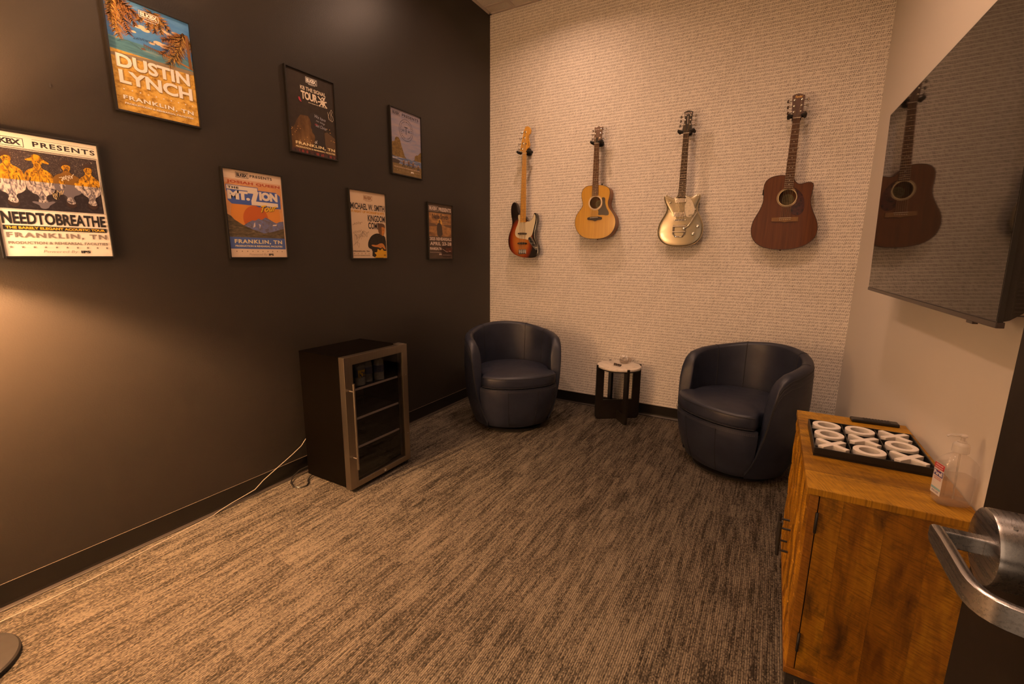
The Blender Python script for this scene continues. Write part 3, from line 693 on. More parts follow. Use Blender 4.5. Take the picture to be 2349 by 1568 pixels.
# ------------------------------------------------------------------ remote and sanitiser
t = W(thing('remote_control', (2.805, -1.672, .7202), 'slim black television remote lying at the back of the wooden cabinet', 'remote control'))
TR = Matrix.Translation((2.806, -1.672, .7202)) @ Matrix.Rotation(R(4), 4, 'Z')
m = MB(); m.box((-.074, -.019, 0), (.074, .019, .013), T=TR); m.build('remote_body', BLACK, t, bevel=.004, bseg=3)
BTN = mat('grey_buttons', (.05, .047, .044), .5)
for i in range(11):
    for j in range(3):
        if (i, j) in ((5, 1), (6, 0)): continue
        m = MB(); m.box((-.035+i*.0095, -.011+j*.009, .0133), (-.029+i*.0095, -.006+j*.009, .0146), T=TR)
        if i < 9: m.build('button', BTN, t)
bxc, byc = 2.872, -2.292
t = W(thing('sanitizer_bottle', (bxc, byc, .7202), 'clear pump bottle of hand sanitizer at the front corner of the wooden cabinet', 'bottle'))
def rrect(hx, hy, r, z, n=5):
    out = []
    for cx, cy, a0 in ((hx-r, hy-r, 0), (-hx+r, hy-r, 90), (-hx+r, -hy+r, 180), (hx-r, -hy+r, 270)):
        for i in range(n+1): a = R(a0+90*i/n); out.append((cx+r*math.cos(a), cy+r*math.sin(a), z))
    return out
def loft(rings, T, caps=True):
    m = MB(); n = len(rings[0]); vs = [p for r in rings for p in r]
    fs = [(j*n+i, j*n+(i+1) % n, (j+1)*n+(i+1) % n, (j+1)*n+i) for j in range(len(rings)-1) for i in range(n)]
    if caps: fs += [tuple(range(n))[::-1], tuple((len(rings)-1)*n+i for i in range(n))]
    m.add(vs, fs, smooth=True, T=T); return m
TB = Matrix.Translation((bxc, byc, .7203)) @ Matrix.Rotation(R(17), 4, 'Z')
BG = m_clear('clear_bottle_plastic', (.95, .93, .91), .05, 1.5, .10); GEL = m_clear('clear_gel', (.95, .91, .87), .03, 1.33, .05)
hx, hy = .0365, .0235
loft([rrect(hx*.9, hy*.85, .012, 0), rrect(hx, hy, .013, .006), rrect(hx, hy, .010, .02), rrect(hx*.99, hy*.97, .010, .10), rrect(hx*.985, hy*.95, .010, .112), rrect(hx*.90, hy*.90, .011, .119), rrect(hx*.55, hy*.70, .012, .131), rrect(.013, .013, .0129, .136), rrect(.0125, .0125, .0124, .140)], TB).build('bottle_body', BG, t, auto=45)
loft([rrect(hx*.85, hy*.8, .011, .0035), rrect(hx*.95, hy*.93, .012, .008), rrect(hx*.95, hy*.93, .010, .078)], TB).build('gel', GEL, t, auto=45)
m = MB(); m.lathe([(.0155, .1405), (.0168, .142), (.0168, .158), (.0150, .163), (.0095, .167), (.0095, .170), (.0045, .171), (.0045, .180)], 28, T=TB)
PUMP = m_clear('frosted_pump', (.88, .84, .80), .25, 1.4, .30); m.build('pump_collar', PUMP, t)
m = MB(); m.lathe([(.006, .1803), (.0085, .182), (.0085, .186), (.005, .188)], 20, T=TB); m.tube([TB @ Vector((-.004, 0, .1845)), TB @ Vector((-.030, 0, .1845)), TB @ Vector((-.034, 0, .181))], [.0042, .0030, .0026], 10)
m.build('pump_nozzle', PUMP, t)
m = MB(); m.tube([TB @ Vector((0, 0, .139)), TB @ Vector((.004, 0, .012))], .0022, 8); m.build('dip_tube', PUMP, t)
# label on the narrow left face with its lettering
LABW = mat('label_film', (.56, .52, .49), .4); LR_ = mat('label_red', (.42, .025, .03), .4); LN = mat('label_navy', (.03, .03, .16), .4); LP = mat('label_teal', (.20, .36, .42), .4); LWH = mat('label_white', (.75, .70, .66), .4)
TLn = TB @ Matrix.Translation((-hx-.0006, 0, 0))
m = MB()
def lq(y0, y1, z0, z1, mi, d): m.add([(-d, y0, z0), (-d, y1, z0), (-d, y1, z1), (-d, y0, z1)], [(0, 1, 2, 3)], mi, T=TLn)
def lt(s, y0, y1, z0, z1, mi, d, wgt=.02):
    vs, fs = text_mesh(s, wgt); m.add([(-d, y0+(y1-y0)*u, z0+(z1-z0)*v) for u, v in vs], fs, mi, T=TLn)
# seen from the left the text runs from +y (left) to -y (right)
lq(.018, -.018, .022, .106, 0, 0); lq(.0175, -.0175, .090, .105, 1, .0003); lt('Advanced', .013, -.013, .099, .103, 4, .0006); lt('Hand Sanitizer', .014, -.014, .093, .0965, 4, .0006)
lq(.0165, -.0165, .071, .086, 2, .0003); lt('Purell', .0145, -.0145, .0735, .0845, 4, .0006, .03); lq(.004, -.004, .0845, .0868, 1, .0006)
lt('ADVANCED', .013, -.013, .0655, .0685, 1, .0004); lt('HAND SANITIZER', .013, -.013, .061, .0638, 1, .0004)
lq(.017, -.017, .034, .040, 3, .0003); lt('8 FL OZ', .012, -.012, .027, .031, 2, .0004)
m.flat = True; m.build('label', [LABW, LR_, LN, LP, LWH], t)
GT = {
 'bass': {'body': [(0.3992, 1.6914), (0.3833, 1.6935), (0.3690, 1.7083), (0.3611, 1.7324), (0.3541, 1.7644), (0.3395, 1.7967), (0.3205, 1.8054), (0.3017, 1.7968), (0.2886, 1.7671), (0.2852, 1.7272), (0.2915, 1.6788), (0.3015, 1.6382), (0.2990, 1.5979), (0.2803, 1.5495), (0.2642, 1.5088), (0.2588, 1.4596), (0.2650, 1.4183), (0.2819, 1.3811), (0.3114, 1.3523), (0.3503, 1.3320), (0.4030, 1.3185), (0.4597, 1.3135), (0.5110, 1.3133), (0.5477, 1.3218), (0.5684, 1.3421), (0.5730, 1.3782), (0.5685, 1.4181), (0.5512, 1.4580), (0.5359, 1.4899), (0.5349, 1.5376), (0.5448, 1.5847), (0.5548, 1.6238), (0.5566, 1.6628), (0.5489, 1.6880), (0.5368, 1.7040), (0.5241, 1.7052), (0.5154, 1.6876), (0.5068, 1.6604), (0.4907, 1.6427), (0.4725, 1.6377), (0.4557, 1.6461), (0.4395, 1.6742)], 'guard': [(0.3852, 1.6918), (0.3692, 1.6939), (0.3619, 1.6766), (0.3699, 1.6444), (0.3609, 1.6126), (0.3424, 1.5728), (0.3332, 1.5405), (0.3384, 1.5080), (0.3625, 1.4899), (0.4005, 1.4815), (0.4428, 1.4787), (0.4681, 1.4705), (0.4845, 1.4888), (0.5026, 1.5062), (0.5157, 1.5378), (0.5266, 1.5851), (0.5367, 1.6242), (0.5413, 1.6633), (0.5353, 1.6869), (0.5261, 1.6950), (0.5175, 1.6718), (0.5044, 1.6471), (0.4817, 1.6335), (0.4541, 1.6327), (0.4450, 1.6250), (0.3861, 1.6264)], 'plate': [(0.4751, 1.4945), (0.4981, 1.5023), (0.5169, 1.4782), (0.5453, 1.4341), (0.5690, 1.3958), (0.5620, 1.3822), (0.5464, 1.3821), (0.5042, 1.4262), (0.4710, 1.4665)], 'neck': [(0.4014, 2.2060), (0.4368, 2.2027), (0.4431, 1.6250), (0.3852, 1.6265)], 'head': [(0.4014, 2.2060), (0.3965, 2.2254), (0.3763, 2.2311), (0.3816, 2.2494), (0.3900, 2.2937), (0.4036, 2.3521), (0.4137, 2.3955), (0.4267, 2.4198), (0.4490, 2.4246), (0.4714, 2.4109), (0.4834, 2.3874), (0.4785, 2.3659), (0.4610, 2.3494), (0.4597, 2.3274), (0.4674, 2.2969), (0.4741, 2.2702), (0.4655, 2.2524), (0.4416, 2.2361), (0.4368, 2.2027)], 'pk1': [(0.3647, 1.5360), (0.4558, 1.5347), (0.4561, 1.5187), (0.3650, 1.5199)], 'pk2': [(0.3630, 1.4509), (0.4592, 1.4504), (0.4595, 1.4327), (0.3633, 1.4329)], 'br': [(0.3715, 1.3872), (0.4509, 1.3890), (0.4516, 1.3484), (0.3721, 1.3462)], 'knobs': [(0.4892, 1.4824), (0.5054, 1.4583), (0.5271, 1.4302), (0.5460, 1.4021)], 'tun': [(0.4319, 2.3801), (0.4201, 2.3354), (0.4091, 2.2903), (0.3989, 2.2470), (0.4354, 2.2831)], 'post': [(0.3347, 1.8064), (0.4194, 1.3040)]},
 'tay': {'body': [(1.0562, 1.9001), (1.0180, 1.9004), (0.9876, 1.8882), (0.9692, 1.8648), (0.9627, 1.8334), (0.9679, 1.8013), (0.9788, 1.7653), (0.9782, 1.7405), (0.9634, 1.7197), (0.9408, 1.6919), (0.9220, 1.6637), (0.9131, 1.6241), (0.9172, 1.5804), (0.9348, 1.5400), (0.9640, 1.5067), (1.0046, 1.4844), (1.0598, 1.4753), (1.1216, 1.4748), (1.1744, 1.4829), (1.2183, 1.5037), (1.2464, 1.5350), (1.2626, 1.5766), (1.2642, 1.6148), (1.2550, 1.6498), (1.2311, 1.6852), (1.2075, 1.7137), (1.1950, 1.7419), (1.1936, 1.7696), (1.2018, 1.7967), (1.2067, 1.8307), (1.2038, 1.8582), (1.1919, 1.8760), (1.1691, 1.8889), (1.1390, 1.8983), (1.1060, 1.9018)], 'guard': [(1.1376, 1.8034), (1.1623, 1.8035), (1.1703, 1.7914), (1.1694, 1.7638), (1.1812, 1.7217), (1.2053, 1.6861), (1.2043, 1.6618), (1.1806, 1.6605), (1.1503, 1.6670), (1.1126, 1.6647), (1.1175, 1.6892), (1.1106, 1.7070), (1.1327, 1.7201), (1.1465, 1.7440), (1.1467, 1.7718)], 'bridge': [(1.0287, 1.6532), (1.1471, 1.6545), (1.1507, 1.6284), (1.1144, 1.6273), (1.0920, 1.6158), (1.0685, 1.6271), (1.0220, 1.6284)], 'saddle': [(1.0484, 1.6448), (1.1172, 1.6484)], 'hole': [(1.0867, 1.7640), (1.1359, 1.7618), (1.0888, 1.7184), (1.1487, 1.7613)], 'neck': [(1.0582, 2.2215), (1.0984, 2.2174), (1.1099, 1.8186), (1.0582, 1.8213)], 'head': [(1.0582, 2.2215), (1.0536, 2.2555), (1.0575, 2.3017), (1.0570, 2.3449), (1.0735, 2.3396), (1.0915, 2.3473), (1.1067, 2.3370), (1.1247, 2.3401), (1.1189, 2.3112), (1.1143, 2.2556), (1.0984, 2.2174)], 'tun': [(1.1096, 2.3222), (1.1067, 2.2908), (1.1024, 2.2582), (1.0685, 2.3190), (1.0646, 2.2909), (1.0639, 2.2597)], 'post': [(1.1042, 1.4692), (1.1145, 1.9116)]},
 'gre': {'body': [(1.7307, 1.8012), (1.7265, 1.7845), (1.7105, 1.7717), (1.6901, 1.7706), (1.6687, 1.7806), (1.6509, 1.7884), (1.6367, 1.7925), (1.6281, 1.7861), (1.6296, 1.7653), (1.6406, 1.7372), (1.6545, 1.7089), (1.6551, 1.6812), (1.6400, 1.6469), (1.6178, 1.6125), (1.6025, 1.5776), (1.5961, 1.5352), (1.6012, 1.4924), (1.6215, 1.4565), (1.6591, 1.4278), (1.7093, 1.4135), (1.7648, 1.4114), (1.8191, 1.4156), (1.8649, 1.4308), (1.9022, 1.4617), (1.9218, 1.5025), (1.9243, 1.5501), (1.9139, 1.5977), (1.8942, 1.6387), (1.8751, 1.6730), (1.8696, 1.7001), (1.8767, 1.7333), (1.8873, 1.7628), (1.8870, 1.7828), (1.8751, 1.7934), (1.8623, 1.7907), (1.8437, 1.7784), (1.8178, 1.7730), (1.7974, 1.7788), (1.7851, 1.7915)], 'neck': [(1.7366, 2.2221), (1.7762, 2.2176), (1.7850, 1.7679), (1.7330, 1.7705)], 'head': [(1.7366, 2.2221), (1.7261, 2.2317), (1.7287, 2.2572), (1.7368, 2.2883), (1.7379, 2.3329), (1.7308, 2.3657), (1.7574, 2.3735), (1.7916, 2.3639), (1.7891, 2.3390), (1.7829, 2.2954), (1.7930, 2.2496), (1.7886, 2.2246), (1.7762, 2.2176)], 'guard': [(1.7873, 1.7813), (1.8111, 1.7734), (1.8367, 1.7419), (1.8532, 1.7008), (1.8587, 1.6736), (1.8509, 1.6469), (1.8360, 1.6270), (1.8126, 1.6277), (1.7914, 1.6420), (1.7854, 1.6764), (1.7830, 1.7241), (1.7932, 1.7304)], 'pk1': [(1.7108, 1.7669), (1.7919, 1.7642), (1.7941, 1.7358), (1.7133, 1.7340)], 'pk2': [(1.7101, 1.6667), (1.7916, 1.6652), (1.7942, 1.6317), (1.7126, 1.6321)], 'br': [(1.7152, 1.6154), (1.8021, 1.6157), (1.8032, 1.6019), (1.7164, 1.5994)], 'big': [(1.7102, 1.5717), (1.8035, 1.5717), (1.8057, 1.5179), (1.8028, 1.4937), (1.7732, 1.4821), (1.7387, 1.4839), (1.7170, 1.4981)], 'arm': [(1.7953, 1.5471), (1.8210, 1.5624), (1.8420, 1.5927), (1.8592, 1.6263), (1.8794, 1.6608)], 'knobs': [(1.8876, 1.5596), (1.8589, 1.5054), (1.6786, 1.7389), (1.8626, 1.6816)], 'tun': [(1.7777, 2.3373), (1.7775, 2.3075), (1.7773, 2.2770), (1.7452, 2.3390), (1.7429, 2.3100), (1.7401, 2.2790)], 'post': [(1.6464, 1.8023), (1.7639, 1.4050)]},
 'fen': {'body': [(2.4131, 1.8821), (2.3640, 1.8808), (2.3329, 1.8726), (2.3088, 1.8567), (2.2953, 1.8293), (2.2943, 1.7939), (2.3003, 1.7472), (2.3006, 1.7114), (2.2910, 1.6758), (2.2720, 1.6330), (2.2525, 1.5934), (2.2429, 1.5531), (2.2438, 1.5087), (2.2583, 1.4640), (2.2887, 1.4303), (2.3277, 1.4080), (2.3819, 1.3955), (2.4343, 1.3920), (2.4852, 1.3951), (2.5346, 1.4046), (2.5761, 1.4225), (2.6070, 1.4472), (2.6277, 1.4787), (2.6341, 1.5170), (2.6305, 1.5588), (2.6175, 1.5938), (2.5977, 1.6359), (2.5813, 1.6745), (2.5740, 1.7127), (2.5754, 1.7537), (2.5806, 1.7875), (2.5808, 1.8112), (2.5703, 1.8254), (2.5490, 1.8282), (2.5256, 1.8215), (2.5047, 1.8174), (2.4856, 1.8241), (2.4714, 1.8422), (2.4655, 1.8564)], 'guard': [(2.4701, 1.7975), (2.4925, 1.7893), (2.5168, 1.7638), (2.5359, 1.7283), (2.5432, 1.6900), (2.5444, 1.6518), (2.5318, 1.6278), (2.5114, 1.6166), (2.4859, 1.6223), (2.4687, 1.6370), (2.4658, 1.6758), (2.4904, 1.6958), (2.5002, 1.7301), (2.4870, 1.7723)], 'bridge': [(2.3616, 1.6063), (2.5174, 1.6073), (2.5186, 1.5791), (2.4594, 1.5771), (2.4408, 1.5733), (2.4212, 1.5781), (2.3629, 1.5810)], 'saddle': [(2.4059, 1.6021), (2.4755, 1.6029)], 'hole': [(2.4405, 1.7366), (2.4893, 1.7341), (2.4459, 1.6858), (2.4986, 1.7336)], 'neck': [(2.4184, 2.2346), (2.4606, 2.2292), (2.4691, 1.7893), (2.4125, 1.7926)], 'head': [(2.4184, 2.2346), (2.4137, 2.2503), (2.4074, 2.2920), (2.4042, 2.3382), (2.4018, 2.3711), (2.4163, 2.3768), (2.4399, 2.3797), (2.4617, 2.3700), (2.4727, 2.3670), (2.4714, 2.3092), (2.4721, 2.2604), (2.4667, 2.2448), (2.4606, 2.2292)], 'tun': [(2.4587, 2.3433), (2.4585, 2.3077), (2.4578, 2.2707), (2.4181, 2.3434), (2.4189, 2.3080), (2.4198, 2.2719)], 'post': [(2.3876, 1.8854), (2.4330, 1.3862), (2.2937, 1.7797)], 'logo': [(2.4184, 2.3570), (2.4626, 2.3621)]},
}
# ------------------------------------------------------------------ wall-hung instruments (outlines in metres on the wall: x, z)
SPRUCE = m_grain('amber_spruce', (.45, .225, .014), (.56, .31, .026), .3, .4, 70, 2.5)
MAHOG = m_grain('mahogany_top', (.072, .019, .0035), (.13, .037, .007), .38, .2, 60, 3); MAHS = m_grain('mahogany_sides', (.20, .075, .022), (.27, .105, .035), .4, .2, 30, 6)
MAPLE = m_grain('maple_neck', (.58, .29, .045), (.68, .37, .07), .3, .3, 60, 4); ROSE = m_grain('rosewood', (.055, .018, .006), (.11, .038, .012), .5, 0, 90, 5)
EBN = m_grain('ebony_board', (.022, .011, .006), (.045, .02, .010), .45, 0, 90, 5); SHEAD = m_grain('mauve_head_veneer', (.17, .105, .08), (.20, .13, .10), .35, .3)
FHEAD = mat('rosewood_head_veneer', (.105, .055, .042), .4, var=.1, sc=80); SILVERB = mat('silver_lacquer', (.29, .255, .18), .26, .8, coat=1.0)
BURST = m_burst(); PEARL = mat('pearl_guard', (.62, .55, .42), .3, var=.18, sc=90, coat=.4); MINT = mat('aged_white_guard', (.60, .53, .36), .35, coat=.3)
TORT = mat('dark_tortoise_guard', (.045, .010, .008), .2, var=.6, sc=70, coat=.15); TGRD = mat('brown_black_guard', (.03, .019, .012), .3, coat=.1); GBIND = mat('black_binding', (.02, .012, .01), .35)
HOLED = mat('dark_inside', (.035, .018, .009), .8); LABEL = mat('paper_label', (.30, .25, .13), .7); FRET = mat('fret_wire', (.62, .55, .46), .25, .8); STR = mat('guitar_string', (.50, .40, .27), .3, .9)
GOLD = mat('gold_lettering', (.75, .45, .12), .35); WHT = mat('ivory', (.70, .62, .50), .4); BRN = mat('walnut_bridge', (.20, .10, .035), .5, var=.2); CREAMB = mat('cream_binding', (.55, .45, .26), .4)
def guitar(name, key, label, cat, yf, depth, bodym, sidem, neckm, headm, nfret, nstr, saddle_z, bindm=None, acoustic=False, headthick=.014, cream=False):
    g = GT[key]; body = smooth_poly(g['body'], 2); zb = min(p[1] for p in body); xc = (min(p[0] for p in body)+max(p[0] for p in body))/2
    t = W(thing(name, (round(xc, 3), yf+depth/2, zb), label, cat))
    if acoustic:
        hcx, hcz = g['hole'][0]; hr = abs(g['hole'][1][0]-hcx); hr = (hr+abs(g['hole'][2][1]-hcz))/2
        hole = circ(hcx, hcz, hr, 40)
        tris = tessellate_polygon([[Vector((x, z, 0)) for x, z in body], [Vector((x, z, 0)) for x, z in hole]])
        n = len(body); P = body+hole; m = MB()
        m.add([(x, yf, z) for x, z in P], [tuple(f) for f in tris])
        m.add([(x, yf, z) for x, z in hole]+[(x, yf+.004, z) for x, z in hole], [(i, (i+1) % 40, (i+1) % 40+40, i+40) for i in range(40)])
        b = m.build('soundboard', bodym, t)
        m = MB(); m.add([(x, yf+.0002, z) for x, z in body]+[(x, yf+depth, z) for x, z in body], [(i, (i+1) % n, (i+1) % n+n, i+n) for i in range(n)], smooth=True)
        m.add([(x, yf+depth, z) for x, z in body], [tuple(range(n))]); m.build('sides_and_back', sidem, t, auto=50)
        m = MB(); m.add([(x, yf-.0006, z) for x, z in circ(hcx, hcz, hr*1.13, 48)]+[(x, yf-.0006, z) for x, z in circ(hcx, hcz, hr*1.02, 48)], [(i, (i+1) % 48, (i+1) % 48+48, i+48) for i in range(48)]); m.flat = True
        m.add([(x, yf-.0007, z) for x, z in circ(hcx, hcz, hr*1.24, 48)]+[(x, yf-.0007, z) for x, z in circ(hcx, hcz, hr*1.19, 48)], [(i, (i+1) % 48, (i+1) % 48+48, i+48) for i in range(48)])
        m.build('rosette', WHT if cream else CREAMB, b, origin=t.location)
        m = MB(); m.prism(circ(hcx+.004, hcz-.004, hr*.72, 36), yf+depth-.004, yf+depth-.0015); lb = m.build('inside_label', LABEL, t)
        m = MB()
        for k, (sx, dz) in enumerate(((.5, .3), (.7, .0), (.45, -.25), (.6, -.42))):
            m.box((hcx-hr*sx*.6, yf+depth-.0052, hcz+hr*dz*.8-.0013), (hcx+hr*sx*.6, yf+depth-.0045, hcz+hr*dz*.8+.0013))
        m.build('label_print', mat('label_print_ink', (.09, .07, .04), .7), lb, origin=t.location)
        w = .0022
    else:
        m = MB()
        if key == 'gre':      # carved top: gently arched towards the middle
            cxm, czm = 1.760, 1.575; rings = [(1, .046), (1, .0105), (.985, .0078), (.95, .0062), (.86, .0045), (.72, .0028), (.52, .0012), (.3, .0004), (.1, .0001)]
            vs = []; n_ = len(body)
            for k_, dy in rings: vs += [(cxm+(x-cxm)*k_, yf+dy, czm+(z-czm)*k_) for x, z in body]
            m.add(vs, [(j*n_+i, j*n_+(i+1) % n_, (j+1)*n_+(i+1) % n_, (j+1)*n_+i) for j in range(len(rings)-1) for i in range(n_)]+[tuple(range(n_)), tuple((len(rings)-1)*n_+i for i in range(n_))[::-1]], smooth=True)
            b = m.build('body', bodym, t, auto=50)
        else:
            m.prism(body, yf, yf+depth, smooth=False); b = m.build('body', bodym, t, bevel=.006, bseg=4)
    if bindm:
        bl = [Vector((x, yf+(.0105 if key == 'gre' else .0008), z)) for x, z in body]; m = MB(); m.tube(bl+[bl[0]], .0018, 6, caps=False); m.build('binding', bindm, b, origin=t.location)
    # neck
    (ax, az), (bx_, bz), (cx_, cz), (dx_, dz) = g['neck']; yn = yf-.006; zn = (az+bz)/2; ze = (cz+dz)/2
    vs = []
    for (l, r_, z) in ((ax, bx_, zn), (dx_, cx_, ze)):
        c = (l+r_)/2; h = (r_-l)/2
        for k in range(9):
            a = PI*k/8; vs.append((c-h*math.cos(a), yn+.005+.017*math.sin(a)*(1 if z == zn else (1.0)), z))
    m = MB(); m.add(vs, [(i, i+1, i+10, i+9) for i in range(8)]+[tuple(range(9)), tuple(range(9, 18))[::-1], (0, 9, 17, 8)], smooth=True); nk = m.build('neck', neckm if not acoustic and key == 'bass' else MAHS, t, auto=60)
    m = MB(); m.add([(ax, yn, zn), (bx_, yn, zn), (cx_, yn, ze), (dx_, yn, ze), (ax, yn+.005, zn), (bx_, yn+.005, zn), (cx_, yn+.005, ze), (dx_, yn+.005, ze)], [(0,1,2,3),(4,7,6,5),(0,4,5,1),(1,5,6,2),(2,6,7,3),(3,7,4,0)])
    fb = m.build('fingerboard', neckm, t)
    L = zn-saddle_z; edge = lambda z: ((ax+(dx_-ax)*(zn-z)/(zn-ze)), (bx_+(cx_-bx_)*(zn-z)/(zn-ze)))
    pz = zn
    for k in range(1, nfret+1):
        z = zn-L*(1-2**(-k/12))
        if z < ze+.002: break
        l, r_ = edge(z); m = MB(); m.box((l+.0004, yn-.0011, z-.0009), (r_-.0004, yn, z+.0009)); m.build('fret', FRET if key != 'bass' else mat('dull_fret', (.22, .12, .04), .4, .5) if k == 1 else bpy.data.materials['dull_fret'], fb, origin=t.location)
        if k in (3, 5, 7, 9, 12, 15, 17, 19):
            zc = (z+pz)/2; l, r_ = edge(zc); c = (l+r_)/2
            for dx in ((-.009, .009) if k == 12 else (0,)):
                m = MB(); m.prism(circ(c+dx, zc, .0026, 10), yn-.0005, yn+.0001); m.build('fret_marker', BLACK if key == 'bass' else WHT, fb, origin=t.location)
        pz = z
    m = MB(); m.box((ax, yn-.003, zn-.001), (bx_, yn+.004, zn+.0035)); m.build('nut', WHT, t)
    hd = g['head']; m = MB(); m.prism(hd, yn+.0008, yn+.0008+headthick); h = m.build('headstock', headm, t, bevel=.0012)
    if acoustic or key == 'gre':
        m = MB(); m.prism([(x, z) for x, z in hd], yn+.001+headthick, yn+.003+headthick); m.build('headstock_back', MAHS, h, origin=t.location)
    tn = g['tun']; hc = (ax+bx_)/2
    posts = tn[:4] if key == 'bass' else tn[:6]
    for i, (x, z) in enumerate(posts):
        sd = -1 if (key == 'bass' or x < hc) else 1
        T = Matrix.Translation((x, yn+.0008, z)) @ Matrix.Rotation(PI/2, 4, 'X')
        r = .0062 if key != 'bass' else .0085
        m = MB(); m.lathe([(r, 0), (r, .002), (r*.6, .003), (r*.5, .009), (r*.3, .0095)], 14, T=T)
        xe = [q[0] for q in hd if abs(q[1]-z) < .06]; xe = (min(xe) if sd < 0 else max(xe))
        xk = xe+sd*.015; yk = yn+.001+headthick+.006
        p = m.build('tuning_peg', CHROME, h, origin=t.location)
        m = MB(); m.tube([(x, yk, z), (xk, yk, z)], .0028, 8)
        m.lathe([(.001, -.003), (.0075, -.0025), (.0085, 0), (.0075, .0025), (.001, .003)], 14, T=Matrix.Translation((xk+sd*.006, yk, z)) @ Matrix.Rotation(R(35), 4, 'Z') @ Matrix.Rotation(PI/2, 4, 'X') @ Matrix.Diagonal((1, 1.25, 1, 1)))
        m.build('button', CHROME, p, origin=t.location)
    # strings
    l0, r0 = ax+.004, bx_-.004; sp = .0105 if nstr == 6 else .0185
    sc = {'bass': .4115, 'tay': 1.0828, 'gre': 1.7587, 'fen': 2.4407}[key]
    for i in range(nstr):
        f = i/(nstr-1); x0 = l0+(r0-l0)*f; x1 = sc+(f-.5)*(nstr-1)*sp
        if key == 'bass': px, pz_ = posts[3-i]
        else:
            left = sorted([p for p in posts if p[0] < hc], key=lambda q: q[1]); right = sorted([p for p in posts if p[0] >= hc], key=lambda q: q[1])
            px, pz_ = (left[i] if i < 3 else right[5-i])
        m = MB(); m.tube([(px, yn-.004, pz_), (x0, yn-.0035, zn+.002), (x1, yf-.013, saddle_z)], .0009 if nstr == 6 else .0013, 5); m.build('string', STR, t)
    # hanger on the wall (a thing of its own)
    hz = zn+(.022 if key == 'tay' else .028); hx_ = (ax+bx_)/2
    k = W(thing('guitar_hanger', (hx_, -.003, hz), {'bass': 'black wall hanger holding the sunburst bass guitar', 'tay': 'black wall hanger holding the small natural acoustic guitar', 'gre': 'black wall hanger holding the silver electric guitar', 'fen': 'black wall hanger holding the reddish brown acoustic guitar'}[key], 'wall hanger', 'guitar hangers'))
    m = MB(); m.prism(smooth_poly([(hx_-.034, hz-.028), (hx_+.034, hz-.028), (hx_+.016, hz+.032), (hx_-.016, hz+.032)], 2), -.020, -.0004); m.build('wall_plate', BLACK, k, bevel=.003)
    yb = yn+headthick+.027
    m = MB(); m.tube([(hx_, -.019, hz-.002), (hx_, yb, hz-.010)], .0085, 12); m.build('arm', BLACK, k)
    hw = max([abs(q[0]-hx_) for q in hd if q[1] < zn+.034]+[(bx_-ax)/2])+(.015 if key == 'tay' else .0095)
    m = MB(); m.tube([(hx_-hw-.004, yb-.004, hz-.013), (hx_-hw*.5, yb, hz-.011), (hx_, yb+.001, hz-.010), (hx_+hw*.5, yb, hz-.011), (hx_+hw+.004, yb-.004, hz-.013)], .0075, 12); m.build('yoke', FOAM, k)
    for sd in (-1, 1):
        m = MB(); x = hx_+sd*hw
        m.tube([(x+sd*.004, yb, hz-.014), (x+sd*.004, yn-.012, hz-.014), (x+sd*.003, yn-.020, hz-.010)], [.0105, .0105, .008], 12); m.tube([(x+sd*.010, yn-.019, hz-.010), (x-sd*.020, yn-.020, hz-.018)], [.009, .0065], 10)
        m.build('padded_arm', FOAM, k)
    return t, b, g, yn
def plate(poly, yf, mat_, name, parent, org, th=.002, it=2, bev=.0005):
    m = MB(); m.prism(smooth_poly(poly, it) if it else poly, yf-th, yf-.00005); return m.build(name, mat_, parent, origin=org, bevel=bev)
def ltext(s, x0, x1, z0, z1, y, mat_, name, parent, org, wgt=.01, shear=0, rot=0):
    vs, fs = text_mesh(s, wgt, shear); m = MB(); m.flat = True
    P = []
    for u, v in vs:
        if rot: a, b = (x1-x0)*v, (z1-z0)*u; P.append((x0+a*1.0, y, z0+b)) if rot > 0 else P.append((x1-a, y, z1-b))
        else: P.append((x0+(x1-x0)*u, y, z0+(z1-z0)*v))
    m.add(P, fs); return m.build(name, mat_, parent, origin=org)
def screws(pts, y, parent, org, r=.0022, mt=None):
    for x, z in pts:
        m = MB(); m.lathe([(r, 0), (r*.6, .0012)], 10, T=Matrix.Translation((x, y, z)) @ Matrix.Rotation(PI/2, 4, 'X')); m.build('screw', mt or CHROME, parent, origin=org)
# bass
t, b, g, yn = guitar('bass_guitar', 'bass', 'four-string sunburst electric bass guitar hanging nearest the dark wall', 'guitar', -.100, .045, BURST, BURST, MAPLE, MAPLE, 20, 4, 1.362)
o = t.location
gd = plate(g['guard'], -.100, MINT, 'pickguard', t, o); screws([g['guard'][i] for i in (3, 5, 8, 10, 17, 20)], -.1022, gd, o, .0018, BLACK)
cp = plate(g['plate'], -.1022, CHROME, 'control_plate', t, o, .0015)
for i, (x, z) in enumerate(g['knobs']):
    m = MB(); r = .0115 if i < 3 else .0045; m.lathe([(r, 0), (r, .012), (r*.85, .014)], 20, T=Matrix.Translation((x, -.1037, z)) @ Matrix.Rotation(PI/2, 4, 'X')); m.build('knob' if i < 3 else 'jack', BLACK if i < 3 else CHROME, cp, origin=o)
for q in ('pk1', 'pk2'):
    p = plate(g[q], -.1022, BLACK, 'pickup', t, o, .006, 1, .001); (x0, _), (x1, _) = g[q][0], g[q][1]; zc = (g[q][0][1]+g[q][2][1])/2
    for i in range(4):
        for dx in (-.003, .003):
            m = MB(); m.lathe([(.0022, 0), (.0022, .001)], 8, T=Matrix.Translation((x0+(x1-x0)*(.16+.225*i)+dx, -.1082, zc)) @ Matrix.Rotation(PI/2, 4, 'X')); m.build('pole_piece', CHROME, p, origin=o)
br = plate(g['br'], -.1002, CHROME, 'bridge', t, o, .003, 0)
